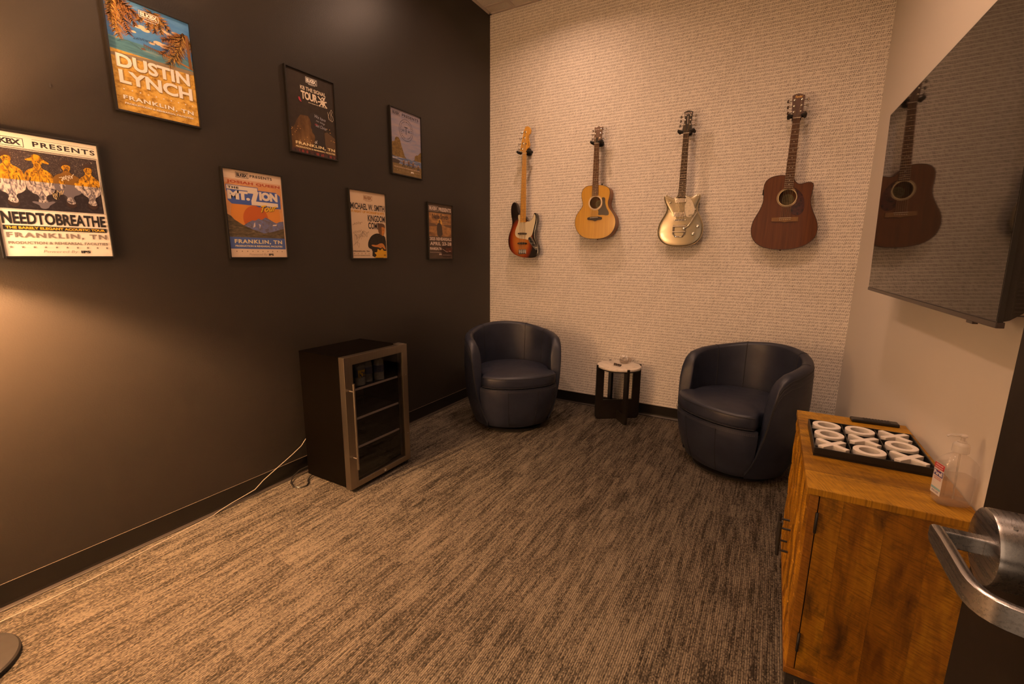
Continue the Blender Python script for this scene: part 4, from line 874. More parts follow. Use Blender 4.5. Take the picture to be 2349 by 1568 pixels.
for i in range(4):
    x = g['br'][0][0]+.0105+i*.0188; m = MB(); m.box((x-.006, -.1115, 1.352), (x+.006, -.1033, 1.378)); m.build('saddle', CHROME, br, origin=o, bevel=.002)
    m = MB(); m.tube([(x, -.107, 1.3785), (x, -.107, 1.3865)], .0018, 6); m.build('saddle_spring', CHROME, br, origin=o)
for x, z in g['post']:
    m = MB(); m.lathe([(.004, 0), (.0065, .007), (.0065, .010)], 12, T=Matrix.Translation((x, -.078, z-.002 if z > 1.5 else z+.010)) @ Matrix.Rotation(0 if z > 1.5 else PI, 4, 'X')); m.build('strap_button', CHROME, t)
ltext('Squier', .4545, .4660, 2.262, 2.305, yn+.0005, mat('dark_script', (.09, .04, .01), .5), 'headstock_lettering', t, o, .02, .3, rot=1)
ltext('JAZZ BASS', .4520, .4590, 2.312, 2.345, yn+.0005, BLACK, 'headstock_lettering', t, o, .02, 0, rot=1)
m = MB(); m.lathe([(.0075, 0), (.006, .003)], 14, T=Matrix.Translation((.4354, yn+.0005, 2.283)) @ Matrix.Rotation(PI/2, 4, 'X')); m.build('string_guide', CHROME, t)
# small acoustic
t, b, g, yn = guitar('acoustic_guitar', 'tay', 'small natural spruce-top acoustic guitar, second from the dark wall', 'guitar', -.105, .092, SPRUCE, MAHS, ROSE, SHEAD, 20, 6, 1.647, bindm=GBIND, acoustic=True, cream=True)
o = t.location
plate(g['guard'], -.105, TGRD, 'pickguard', t, o, .0016)
bd = plate(g['bridge'], -.105, mat('ebony_bridge', (.03, .018, .012), .5), 'bridge', t, o, .008, 1)
(x0, z0), (x1, z1) = g['saddle']; m = MB(); m.tube([(x0, -.1142, z0-.001), (x1, -.1142, z1-.001)], .0018, 6); m.build('saddle', WHT, bd, origin=o)
for i in range(6):
    m = MB(); m.lathe([(.0026, 0), (.002, .003)], 8, T=Matrix.Translation((x0+.006+i*.0108, -.113, 1.636)) @ Matrix.Rotation(PI/2, 4, 'X')); m.build('bridge_pin', BLACK, bd, origin=o)
ltext('Taylor', 1.0745, 1.1035, 2.3185, 2.3265, yn+.0004, WHT, 'headstock_lettering', t, o, .02)
hx_ = (g['neck'][0][0]+g['neck'][1][0])/2; m = MB(); m.prism(smooth_poly([(hx_-.010, 2.224), (hx_+.012, 2.224), (hx_+.010, 2.255), (hx_+.002, 2.268), (hx_-.005, 2.255)], 1), yn-.0012, yn+.0007); m.build('truss_rod_cover', BLACK, t)
for x, z, up_ in ((1.1042, 1.4755, 0), (1.121, 1.906, 1)):
    m = MB(); m.lathe([(.004, 0), (.007, .008), (.007, .010)], 12, T=Matrix.Translation((x, -.06, z-.001 if up_ else z+.001)) @ Matrix.Rotation(0 if up_ else PI, 4, 'X')); m.build('strap_button', CHROME if not up_ else BLACK, t)
# silver electric
t, b, g, yn = guitar('electric_guitar', 'gre', 'silver double-cutaway electric guitar with vibrato arm and black headstock', 'guitar', -.100, .045, SILVERB, SILVERB, EBN, BLACK, 22, 6, 1.609, bindm=CREAMB)
o = t.location
pg = plate(g['guard'], -.100, PEARL, 'pickguard', t, o, .0025); ltext('GRETSCH', 1.8165, 1.851, 1.634, 1.6465, -.1030, BLACK, 'guard_lettering', pg, o, .02)
for q in ('pk1', 'pk2'):
    P = g[q]; p = plate(P, -.1002, CHROME, 'pickup', t, o, .009, 0, .0015)
    x0, x1 = P[0][0]+.008, P[1][0]-.008; za, zb = P[2][1]+.006, P[0][1]-.006
    m = MB()
    for i in range(7):
        x = x0+(x1-x0)*(i+.2)/7; m.add([(x, -.1095, za), (x+.004, -.1095, za), (x+.010, -.1095, zb), (x+.006, -.1095, zb), (x, -.110, za), (x+.004, -.110, za), (x+.010, -.110, zb), (x+.006, -.110, zb)], [(4,5,6,7),(0,1,5,4),(1,2,6,5),(2,3,7,6),(3,0,4,7),(0,3,2,1)])
    m.build('pickup_grille', mat('dark_filtertron', (.14, .12, .10), .4, .6), p, origin=o)
bp = plate(g['br'], -.100, CHROME, 'bridge', t, o, .010, 1, .001)
for i in range(6):
    m = MB(); m.box((1.7587+(i-2.5)*.0112-.003, -.1135, 1.604), (1.7587+(i-2.5)*.0112+.003, -.1102, 1.613)); m.build('saddle', BLACK, bp, origin=o)
vb = MB()
(x0, x1) = (1.7125, 1.803)
vb.tube([(x0+.004, -.108, 1.572), (x0+.004, -.108, 1.505), (x0+.022, -.106, 1.487), (x1-.022, -.106, 1.484), (x1-.005, -.108, 1.503), (x1-.005, -.108, 1.572)], .0062, 10, flat=.8)
vt = vb.build('vibrato_frame', CHROME, t)
for z in (1.563, 1.522):
    m = MB(); m.tube([(x0, -.112, z), (x1+.003, -.112, z)], .0068 if z > 1.55 else .0055, 14); m.build('roller_bar', CHROME, vt, origin=o)
m = MB(); A = g['arm']; m.tube([(A[0][0], -.120, A[0][1]), (A[1][0], -.126, A[1][1]), (A[2][0], -.130, A[2][1]), (A[3][0], -.132, A[3][1]), (A[4][0], -.130, A[4][1])], [.0035, .0035, .0038, .0042, .0038], 10); va = m.build('vibrato_arm', CHROME, vt, origin=o)
m = MB(); m.lathe([(.009, 0), (.009, .014), (.006, .016)], 16, T=Matrix.Translation((A[0][0]-.004, -.108, A[0][1]-.004)) @ Matrix.Rotation(PI/2, 4, 'X')); m.build('arm_pivot', CHROME, vt, origin=o)
for i, (x, z) in enumerate(g['knobs']):
    r = (.0115, .0115, .0055, .0058)[i]; m = MB(); m.lathe([(r, 0), (r, .011), (r*.7, .013)], 20, T=Matrix.Translation((x, -.1003, z)) @ Matrix.Rotation(PI/2, 4, 'X')); m.build('knob' if i < 2 else 'selector_switch', CHROME, t)
ltext('GRETSCH', 1.7365, 1.7855, 2.3465, 2.3605, yn+.0004, mat('silver_inlay', (.50, .42, .38), .3, .4), 'headstock_lettering', t, o, .03)
m = MB(); m.box((1.7585, yn+.0002, 2.282), (1.7620, yn+.0008, 2.337)); m.build('headstock_inlay', bpy.data.materials['silver_inlay'], t)
for x, z, up_ in ((1.6464, 1.792, 1), (1.7639, 1.4135, 0)):
    m = MB(); m.lathe([(.004, 0), (.007, .008), (.007, .010)], 12, T=Matrix.Translation((x, -.078, z-.003 if up_ else z+.003)) @ Matrix.Rotation(0 if up_ else PI, 4, 'X')); m.build('strap_button', CHROME, t)
# dreadnought with cutaway
t, b, g, yn = guitar('acoustic_guitar', 'fen', 'reddish brown mahogany cutaway acoustic guitar hanging nearest the television', 'guitar', -.115, .10, MAHOG, MAHS, ROSE, FHEAD, 20, 6, 1.602, bindm=GBIND, acoustic=True)
o = t.location
plate(g['guard'], -.115, TORT, 'pickguard', t, o, .0016)
bd = plate(g['bridge'], -.115, BRN, 'bridge', t, o, .008, 0)
(x0, z0), (x1, z1) = g['saddle']; m = MB(); m.tube([(x0, -.1242, z0), (x1, -.1242, z1)], .0018, 6); m.build('saddle', WHT, bd, origin=o)
for i in range(6):
    m = MB(); m.lathe([(.0030, 0), (.0024, .003)], 8, T=Matrix.Translation((2.4120+i*.0116, -.123, 1.590+.0004*i)) @ Matrix.Rotation(PI/2, 4, 'X')); m.build('bridge_pin', WHT, bd, origin=o)
ltext('Fender', 2.418, 2.461, 2.3530, 2.3690, yn+.0004, GOLD, 'headstock_lettering', t, o, .02, .35)
for x, z, up_ in ((2.3876, 1.8785, 1), (2.4343, 1.393, 0)):
    m = MB(); m.lathe([(.004, 0), (.007, .008), (.007, .010)], 12, T=Matrix.Translation((x, -.06, z-.001 if up_ else z+.001)) @ Matrix.Rotation(0 if up_ else PI, 4, 'X')); m.build('strap_button', CHROME, t)
m = MB(); m.box((2.2885, -.085, 1.765), (2.2975, -.040, 1.80)); m.build('preamp_panel', BLACK, t, bevel=.001)

# ------------------------------------------------------------------ television
TVM = mat('tv_screen_glass', (.008, .007, .006), .03, spec=.5, ior=1.38); TVB = mat('tv_back_plastic', (.018, .014, .011), .5, var=.15, sc=300); CHIN = m_brushed('tv_chin', (.10, .085, .08), .35, 'y')
ay, ap = .029, .024; al = Vector((math.sin(ay), -math.cos(ay), 0)); n0 = Vector((-math.cos(ay), -math.sin(ay), 0)); uv = Vector((0, 0, 1))*math.cos(ap)+n0*math.sin(ap); nv = al.cross(uv)
if nv.x > 0: nv = -nv
TW, TH = 1.264, .717; BL = Vector((2.789, -1.228, 1.215))
t = thing('television', tuple(BL+al*TW/2), 'large black flat screen television mounted on the white wall above the cabinet', 'television')
TT = Matrix.Translation(-t.location) @ Matrix((al.to_4d(), (-nv).to_4d(), uv.to_4d(), (0, 0, 0, 1))).transposed(); TT = Matrix.Translation(BL-Vector(t.location)) @ Matrix(((al.x, -nv.x, uv.x, 0), (al.y, -nv.y, uv.y, 0), (al.z, -nv.z, uv.z, 0), (0, 0, 0, 1)))
# local: x along the screen towards the door, y into the wall, z up
m = MB(); m.box((0, 0, 0), (TW, .009, TH), T=TT); m.build('screen_panel', BLACK, t, origin=(0, 0, 0))
m = MB(); m.add([(.0025, -.0005, .002), (TW-.003, -.0005, .002), (TW-.003, -.0005, TH-.003), (.0025, -.0005, TH-.003), (.0025, .0002, .002), (TW-.003, .0002, .002), (TW-.003, .0002, TH-.003), (.0025, .0002, TH-.003)], [(0,1,2,3),(4,7,6,5),(0,4,5,1),(1,5,6,2),(2,6,7,3),(3,7,4,0)], T=TT); m.build('screen', TVM, t, origin=(0, 0, 0))
m = MB(); m.box((-.003, -.002, -.0125), (TW+.002, .012, -.0003), T=TT); ch = m.build('chin', CHIN, t, origin=(0, 0, 0), bevel=.001)
m = MB(); m.box((TW-.155, .0, -.019), (TW-.12, .010, -.0128), T=TT); m.build('sensor_box', CHIN, ch, origin=(0, 0, 0))
prof = [(.0095, 0.001, 0), (.020, .006, 1), (.040, .03, 1), (.058, .07, 1), (.064, .12, 1)]
m = MB(); vs = []
for y, ins, _ in prof: vs += [(ins*.25+.004, y, ins*.6), (TW-.004-ins*.25, y, ins*.6), (TW-.004-ins*.25, y, TH*.66), (ins*.25+.004, y, TH*.66)]
n = len(prof); m.add(vs, [(0, 1, 2, 3), tuple(4*(n-1)+i for i in (3, 2, 1, 0))]+[(j*4+i, j*4+4+i, j*4+4+(i+1) % 4, j*4+(i+1) % 4) for j in range(n-1) for i in range(4)], T=TT); bk = m.build('back_housing', TVB, t, origin=(0, 0, 0))
m = MB()
for i in range(16):
    z = .012+i*.0085; m.box((TW-.006-.015*(i > 30), .024, z), (TW-.0035-.012*.2, .050, z+.003), T=TT)
m.build('vent_ribs', TVB, bk, origin=(0, 0, 0))
m = MB(); m.box((TW*.36, .064, .16), (TW*.64, .082, .40), T=TT); m.build('wall_bracket', BLACK, t, origin=(0, 0, 0))
m = MB(); m.box((.42*TW, .082, .20), (.58*TW, .094, .36), T=TT); m.build('bracket_plate', BLACK, t, origin=(0, 0, 0))

# ------------------------------------------------------------------ cords

m = MB(); m.tube([(.079, -3.75, .0012), (.079, -3.47, .0012), (.081, -3.353, .0012), (.080, -3.203, .0012), (.055, -3.02, .0012), (.030, -2.80, .0012), (.022, -2.70, .002), (.016, -2.66, .010), (.014, -2.60, .020), (.012, -2.527, .028), (.012, -2.47, .036), (.011, -2.438, .055), (.012, -2.42, .068), (.018, -2.33, .112), (.020, -2.24, .152), (.018, -2.17, .185), (.018, -2.15, .205), (.020, -2.12, .235), (.030, -2.05, .26)], .0021, 8)
tag(m.build('power_cord', CABLEW), 'thin white cord running along the carpet and up behind the fridge', 'cord')
m = MB(); m.tube([(.045, -2.05, .05), (.030, -2.13, .045), (.026, -2.20, .040), (.030, -2.25, .022), (.060, -2.285, .006), (.110, -2.305, .005), (.150, -2.295, .005), (.168, -2.262, .005), (.150, -2.232, .006), (.120, -2.215, .006), (.105, -2.195, .010), (.100, -2.176, .018)], .0038, 8)
tag(m.build('power_cord', BLACK), 'black cord looping on the carpet at the back corner of the fridge', 'cord')

# ------------------------------------------------------------------ floor lamp just outside the left edge, only its foot shows
lx, ly, lz = LAMP
t = W(thing('floor_lamp', (lx, ly, 0), 'floor lamp with round black foot by the dark wall, mostly out of view', 'floor lamp'))
m = MB(); m.lathe([(.158, 0), (.163, .004), (.163, .017), (.158, .022), (.02, .023)], 64, T=Matrix.Translation((lx, ly, 0))); m.build('base', MATTE, t)
m = MB(); m.tube([(lx, ly, .0225), (lx, ly, lz-.055)], .0085, 14); m.build('pole', MATTE, t)
m = MB(); m.lathe([(.016, 0), (.018, .002), (.018, .04), (.014, .045)], 16, T=Matrix.Translation((lx, ly, lz-.078))); m.build('socket', MATTE, t)
SH = NT('glowing_fabric_shade'); SH.bsdf((.70, .58, .42), .8, emit=(1, .62, .33), estr=SHADE_E); SH = SH.m
m = MB(); N = 64; vs = []; zb_, zt_ = lz-.104, lz+.12
for r, z in ((.200, zb_), (.130, zt_), (.128, zt_), (.198, zb_)): vs += [(lx+r*math.cos(2*PI*i/N), ly+r*math.sin(2*PI*i/N), z) for i in range(N)]
m.add(vs, [(j*N+i, j*N+(i+1) % N, ((j+1) % 4)*N+(i+1) % N, ((j+1) % 4)*N+i) for j in range(4) for i in range(N)], smooth=True); m.build('lamp_shade', SH, t, auto=30)
m = MB()
for k in range(3):
    a = 2*PI*k/3; m.tube([(lx+.016*math.cos(a), ly+.016*math.sin(a), lz-.040), (lx+.176*math.cos(a), ly+.176*math.sin(a), zb_+.02)], .0015, 6)
m.build('shade_spider', MATTE, t)
BULB = NT('lit_bulb'); BULB.bsdf((.9, .8, .7), .4, emit=(1, .6, .3), estr=20); BULB = BULB.m
# ------------------------------------------------------------------ posters on the dark wall
def flatm(name, c, rough=.45): return mat(name, c, rough)
_pm = {}
def C_(name, c):
    if name not in _pm: _pm[name] = flatm('ink_'+name, c)
    return _pm[name]
def grad_noise(name, stops, sc=(1, 12, 12), nsc=1.0, det=4, rough=.6, noise_w=1.0, vert=0.0, dist=0):
    """colour from noise stretched over the print plus an optional vertical run; print coordinates y,z"""
    n = NT(name); x, y, z = n.sep(n.pos())
    a = n.noise(n.scale(n.pos(), sc), nsc, det, rough, dist)
    f = n.math('ADD', n.math('MULTIPLY', a, noise_w), n.math('MULTIPLY', z, vert))
    n.bsdf(n.ramp(f, stops), .45, spec=.3); return n.m
class Print:
    """flat artwork: u 0..1 left to right, t 0..1 top to bottom, built up in thin layers of ink"""
    def __init__(s, w, h): s.w, s.h, s.mb, s.ms, s.k = w, h, MB(), [], 0; s.mb.flat = True
    def mi(s, m):
        if m not in s.ms: s.ms.append(m)
        return s.ms.index(m)
    def lay(s): s.k += 1; return s.k*.000025
    def poly(s, pts, m, d=None):
        d = s.lay() if d is None else d
        pts = [(min(max(u, 0), 1), min(max(t, 0), 1)) for u, t in pts]
        P = [(d, u*s.w, (1-t)*s.h) for u, t in pts]
        if len(P) > 4:
            tr = tessellate_polygon([[Vector((p[1], p[2], 0)) for p in P]]); fs = [tuple(f) for f in tr]
            fs = [f if (P[f[1]][1]-P[f[0]][1])*(P[f[2]][2]-P[f[0]][2])-(P[f[1]][2]-P[f[0]][2])*(P[f[2]][1]-P[f[0]][1]) > 0 else f[::-1] for f in fs]
        else:
            a = sum(P[i][1]*P[(i+1) % len(P)][2]-P[(i+1) % len(P)][1]*P[i][2] for i in range(len(P))); fs = [tuple(range(len(P)))] if a > 0 else [tuple(range(len(P)))[::-1]]
        s.mb.add(P, fs, s.mi(m))
    def rect(s, u0, u1, t0, t1, m, d=None): s.poly([(u0, t0), (u1, t0), (u1, t1), (u0, t1)], m, d)
    def frame(s, u0, u1, t0, t1, m, e=.005):
        d = s.lay(); ev = e*s.w/s.h
        s.rect(u0, u1, t0, t0+ev, m, d); s.rect(u0, u1, t1-ev, t1, m, d); s.rect(u0, u0+e, t0, t1, m, d); s.rect(u1-e, u1, t0, t1, m, d)
    def disc(s, u, t, ru, m, n=32, rt=None):
        rt = rt or ru*s.w/s.h; s.poly([(u+ru*math.cos(2*PI*i/n), t+rt*math.sin(2*PI*i/n)) for i in range(n)], m)
    def ring(s, u, t, ru, e, m, n=48):
        d = s.lay(); k = s.w/s.h
        for i in range(n):
            a, b = 2*PI*i/n, 2*PI*(i+1)/n
            s.poly([(u+ru*math.cos(a), t+ru*k*math.sin(a)), (u+ru*math.cos(b), t+ru*k*math.sin(b)), (u+(ru-e)*math.cos(b), t+(ru-e)*k*math.sin(b)), (u+(ru-e)*math.cos(a), t+(ru-e)*k*math.sin(a))], m, d)
    def text(s, txt, u0, u1, t0, t1, m, wgt=.02, shear=0, skew=0, sp=1.0):
        d = s.lay(); vs, fs = text_mesh(txt, wgt, shear, sp)
        s.mb.add([(d, (u0+(u1-u0)*a)*s.w, (1-(t1+(t0-t1)*b+skew*a))*s.h) for a, b in vs], fs, s.mi(m))
    def star(s, u, t, r, m, d=None):
        pts = []
        for i in range(10):
            q = r if i % 2 == 0 else r*.42; a = PI*i/5; pts.append((u+q*math.sin(a), t-q*math.cos(a)*s.w/s.h))
        s.poly(pts, m, d)
    def stars(s, u0, u1, t, r, m, n=10):
        d = s.lay()
        for i in range(n): s.star(u0+(u1-u0)*i/(n-1), t, r, m, d)
    def line(s, pts, e, m):
        d = s.lay()
        for (a, b), (c, f) in zip(pts, pts[1:]):
            dx, dy = (c-a)*s.w, (f-b)*s.h; L = math.hypot(dx, dy) or 1; nx, ny = -dy/L*e/s.w, dx/L*e/s.h
            s.poly([(a+nx, b+ny), (c+nx, f+ny), (c-nx, f-ny), (a-nx, b-ny)], m, d)
    def scrawl(s, u, t, w, h, m, seed=1, n=26, e=.0006):
        rnd = random.Random(seed); pts = []
        for i in range(n):
            q = i/(n-1); pts.append((u+w*q+.12*w*math.sin(i*2.1+seed), t+h*(.5-q*.5)+h*.45*math.sin(i*1.7+seed*2)*(.4+.6*rnd.random())))
        s.line(pts, e, m)
    def logo(s, u0, u1, t0, t1, m, under=True):
        s.frame(u0, u1, t0, t1, m, .006); du, dt = (u1-u0)*.07, (t1-t0)*.16
        s.text('BLKBX', u0+du, u1-du, t0+dt, t1-dt*1.2, m, .04, sp=.86)
    def blob(s, pts, m, it=2): s.poly(smooth_poly(pts, it), m)
PW, PH, FW_ = .325, .4465, .0075
def poster(y0, z0, label, art, group='framed concert posters'):
    t = thing('framed_poster', (0, y0+PW/2, z0), label, 'poster', group)
    m = MB(); a, b, d = -PW/2, PW/2, .019
    m.box((.0012, a, 0), (d, a+FW_, PH)); m.box((.0012, b-FW_, 0), (d, b, PH)); m.box((.0012, a+FW_, 0), (d, b-FW_, FW_)); m.box((.0012, a+FW_, PH-FW_), (d, b-FW_, PH))
    m.build('frame', FRAME, t, origin=(0, 0, 0), bevel=.0008)
    m = MB(); m.box((.0012, a+FW_+.0002, FW_+.0002), (.010, b-FW_-.0002, PH-FW_-.0002)); m.build('backing', BLACK, t, origin=(0, 0, 0))
    p = Print(PW-2*FW_, PH-2*FW_); art(p)
    o = p.mb.build('print', p.ms, t, origin=(0, 0, 0)); o.location = (.0105, a+FW_, FW_)
    return t
INK = C_('black', (.018, .015, .017)); PAPERC = C_('cream_paper', (.74, .66, .57)); IWH = C_('white', (.80, .76, .70)); TAN = C_('tan_text', (.20, .155, .135)); GOLDI = C_('gold', (.62, .36, .03)); NAVY = C_('navy', (.045, .06, .13))

def frond(p, u, t, ang, L, m1, m2, seed, droop=.5, leaf=.5, n=22):
    rnd = random.Random(seed); pts = []; a = ang; x, y = u, t; k = p.w/p.h
    for i in range(n+1):
        pts.append((x, y)); x += L/n*math.cos(a); y += L/n*math.sin(a)*k; a += droop/n*(1 if math.cos(a) > 0 else -1)
    d1, d2 = p.lay(), p.lay()
    for i in range(1, n+1):
        ax, ay = pts[i]; da = math.atan2((pts[i][1]-pts[i-1][1])/k, pts[i][0]-pts[i-1][0]); ll = L*leaf*(1-.55*abs(i/n-.4)-.25*(i/n))
        for sd in (-1, 1):
            for j in range(2):
                b = da+sd*rnd.uniform(.55, 1.15); l = ll*rnd.uniform(.7, 1.05); w = .011
                tip = (ax+l*math.cos(b), ay+l*math.sin(b)*k+.03*l)
                p.poly([(ax-w*math.sin(b)*.5, ay+w*math.cos(b)*.5*k), (ax+w*math.sin(b)*.5, ay-w*math.cos(b)*.5*k), tip], m1 if (i+j) % 2 else m2, d1 if sd > 0 else d2)
def clip_rect(p, cover):    # paper edges: strips of the backing colour hide anything past the print edge
    pass
def art_beach(p):
    sky = grad_noise('print_sky', [(.28, (.045, .18, .50)), (.52, (.10, .28, .58)), (.64, (.55, .50, .44)), (.78, (.80, .66, .46))], (1, 9, 22), 1, 5, .6, .75, 0, .4)
    sea = grad_noise('print_sea', [(.3, (.04, .14, .22)), (.55, (.09, .24, .32)), (.78, (.38, .40, .32))], (1, 8, 60), 1, 4)
    sand = grad_noise('print_sand', [(.30, (.16, .07, .012)), (.40, (.44, .24, .04)), (.52, (.66, .40, .08)), (.75, (.78, .52, .14))], (1, 28, 48), 1, 6, .7)
    cloud = C_('cloud', (.70, .56, .40)); palm = C_('palm_orange', (.42, .17, .03)); palm2 = C_('palm_brown', (.20, .085, .02)); palm3 = C_('palm_gold', (.50, .30, .06)); wood = C_('pier_brown', (.16, .07, .035))
    p.rect(0, 1, 0, .37, sky); p.rect(0, 1, .355, .475, sea); p.rect(0, 1, .465, 1, sand)
    p.poly([(0, .5), (.3, .475), (.6, .462), (1, .455), (1, .49), (.5, .50), (0, .525)], C_('wet_sand', (.26, .20, .12)))
    for u, t, r in ((.36, .20, .05), (.44, .21, .055), (.40, .19, .04), (.66, .16, .05), (.73, .17, .045), (.80, .14, .035), (.58, .29, .06), (.66, .30, .07), (.30, .26, .03), (.50, .31, .04)): p.disc(u, t, r, cloud, 18, r*.30)
    p.poly([(.40, .345), (.62, .372), (.62, .382), (.40, .352)], wood)
    for i in range(10): p.rect(.40+.024*i, .405+.024*i, .335+.003*i, .375+.003*i, wood)
    p.poly([(.62, .37), (1, .43), (1, .445), (.62, .383)], palm); p.poly([(.36, .385), (.40, .38), (.42, .395), (.37, .398)], wood)
    for i, (a, L) in enumerate(((1.25, .46), (.95, .42), (1.6, .40), (.6, .34), (1.95, .3), (.3, .30))): frond(p, .07+.01*i, .015, a, L, palm, palm2 if i % 2 else palm3, 11+i, .5, .42, 18)
    for i, a in enumerate((.5, 1.0, 1.55, 2.1, 2.6)): frond(p, .55, .02, a, .25, palm3, palm, 31+i, .5, .5, 14)
    for i, (a, L) in enumerate(((1.2, .34), (1.7, .42), (2.1, .46), (.8, .22), (2.5, .30), (1.9, .48))): frond(p, .90, .10+.01*i, a, L, palm3 if i % 2 else palm, palm2, 51+i, -.3, .42, 18)
    p.poly([(.93, .12), (.97, .12), (.99, .44), (.95, .44)], palm2)
    p.logo(.385, .615, .045, .105, IWH); p.text('PRESENTS', .43, .575, .117, .127, IWH, .02)
    sh = C_('sand_shadow', (.20, .11, .03))
    for dx, dt, m in ((.006, .005, sh), (0, 0, IWH)):
        p.text('DUSTIN', .055+dx, .93+dx, .495+dt, .615+dt, m, .035); p.text('LYNCH', .065+dx, .945+dx, .635+dt, .755+dt, m, .035)
    p.stars(.10, .93, .805, .013, IWH)
    for dx, dt, m in ((.003, .003, sh), (0, 0, IWH)):
        p.text('FRANKLIN, TN', .08+dx, .935+dx, .858+dt, .902+dt, m, .03, sp=1.15); p.text('PRODUCTION & REHEARSAL FACILITIES', .09+dx, .925+dx, .922+dt, .938+dt, m, .03)
    p.scrawl(.30, .30, .24, .03, INK, 3, 22, .0005); p.line([(.10, .39), (.14, .37), (.22, .36), (.31, .385), (.37, .41)], .0005, INK)
def art_band(p):
    p.rect(0, 1, 0, 1, PAPERC)
    p.logo(.02, .325, .035, .105, INK); p.text('PRESENTS', .40, .975, .045, .088, INK, .03, sp=1.2)
    for t in (.030, .100): p.rect(.40, .975, t, t+.0022, INK)
    for t in (.113, .118): p.rect(.02, .98, t, t+.002, INK)
    pic = grad_noise('print_grain', [(.45, (.025, .018, .022)), (.60, (.05, .038, .04)), (.68, (.42, .36, .30)), (.8, (.55, .48, .40))], (1, 260, 190), 1, 3, .8, 1.0, 0, 2)
    dk = grad_noise('print_dark', [(.5, (.022, .016, .020)), (.75, (.05, .04, .045))], (1, 90, 90), 1, 4)
    p.rect(.02, .98, .125, .37, pic); p.rect(.02, .98, .37, .612, dk)
    org = grad_noise('print_mustard', [(.36, (.06, .028, .012)), (.47, (.30, .14, .012)), (.56, (.52, .26, .012)), (.8, (.62, .33, .03))], (1, 90, 45), 1, 4, .6, 1, 0, 1)
    org2 = C_('mustard_dark', (.16, .075, .012)); pale = grad_noise('print_pale', [(.36, (.05, .04, .05)), (.47, (.26, .22, .23)), (.56, (.46, .39, .36)), (.75, (.62, .54, .47))], (1, 90, 45), 1, 4, .6, 1, 0, 1); hair = C_('dark_hair', (.035, .018, .015)); ph = C_('grey_violet', (.12, .10, .12))
    T0 = .372
    def person(u, w, top, hat=False, dark=False, hairside=0):
        hd = top; hh = .062; sw = w
        body = [(u-sw, T0)]*3+[(u-sw*1.0, hd+.13), (u-sw*.72, hd+.098), (u-.034, hd+.080), (u-.030, hd+.050), (u+.030, hd+.050), (u+.034, hd+.080), (u+sw*.72, hd+.098), (u+sw*1.0, hd+.13)]+[(u+sw*1.03, T0)]*3
        hp = [(u-.044, hd+.02), (u-.038, hd+.05), (u, hd+.078), (u+.038, hd+.05), (u+.044, hd+.02), (u+.03, hd-.012), (u-.03, hd-.012)]
        hr = [(u-.046, hd+.036), (u-.050, hd-.004), (u, hd-.030), (u+.050, hd-.006), (u+.046, hd+.026), (u+.03, hd+.008), (u-.02, hd+.010)]
        for fl in (0, 1):
            f = (lambda P: P) if not fl else (lambda P: [(a, 2*T0-b) for a, b in P])
            M1 = (org2 if dark else org) if not fl else (ph if dark else pale)
            if dark: p.blob(f(body), M1, 1); p.blob(f([(a+.0, b+.0) for a, b in [(u-sw*.7, T0), (u-sw*.5, hd+.12), (u-sw*.1, T0)]]), org if not fl else pale, 1); p.blob(f([(u+sw*.3, T0), (u+sw*.8, hd+.12), (u+sw*.95, T0)]), org if not fl else pale, 1)
            else:
                p.blob(f(body), M1, 1)
                p.line(f([(u, T0), (u+.004, hd+.09)]), .0011, org2 if not fl else ph); p.line(f([(u-.03, hd+.07), (u, hd+.115), (u+.03, hd+.07)]), .0016, org2 if not fl else ph); p.line(f([(u-sw*.72, T0), (u-sw*.62, hd+.16)]), .0012, hair); p.line(f([(u+sw*.70, T0), (u+sw*.62, hd+.16)]), .0012, hair)
            p.blob(f(hp), org if not fl else pale); p.line(f([(u-.016, hd+.026), (u-.004, hd+.026)]), .0013, hair); p.line(f([(u+.006, hd+.026), (u+.018, hd+.026)]), .0013, hair); p.line(f([(u-.008, hd+.046), (u+.012, hd+.046)]), .0009, hair)
            if hat: p.blob(f([(u-.11, hd+.018), (u-.04, hd-.002), (u-.038, hd-.026), (u, hd-.034), (u+.04, hd-.022), (u+.05, hd), (u+.115, hd+.032), (u+.09, hd+.040), (u, hd+.016), (u-.08, hd+.030)]), org if not fl else ph, 2)
            else: p.blob(f(hr), hair, 2)
            if hairside: p.blob(f([(u-.03, hd+.05), (u, hd+.072), (u+.03, hd+.05), (u+.012, hd+.058), (u-.012, hd+.058)]), hair, 1)
    person(.155, .125, .175); person(.41, .125, .180, hat=True); person(.665, .135, .195, dark=True); person(.875, .105, .195, hairside=1)
    p.scrawl(.60, .30, .12, .06, PAPERC, 5, 20, .0007); p.scrawl(.50, .44, .10, .10, C_('tan_pen', (.45, .33, .18)), 8, 16, .0010); p.scrawl(.84, .38, .12, .03, INK, 4, 14, .0006)
    p.frame(.02, .98, .125, .612, PAPERC, .004); p.frame(.012, .988, .121, .617, INK, .003)
    p.text('NEEDTOBREATHE', .025, .975, .632, .733, INK, .035)
    p.rect(.025, .975, .745, .782, INK); p.text('THE BARELY ELEGANT ACOUSTIC TOUR', .045, .955, .752, .774, GOLDI, .04)
    p.text('FRANKLIN, TN', .04, .965, .802, .852, TAN, .03, sp=1.2); p.text('PRODUCTION & REHEARSAL FACILITIES', .045, .965, .876, .899, TAN, .03, sp=1.05)
    p.stars(.06, .95, .924, .017, TAN); p.text('Powered By', .33, .65, .948, .978, TAN, -.012, .2); p.text('IPS', .68, .775, .949, .973, INK, .05)
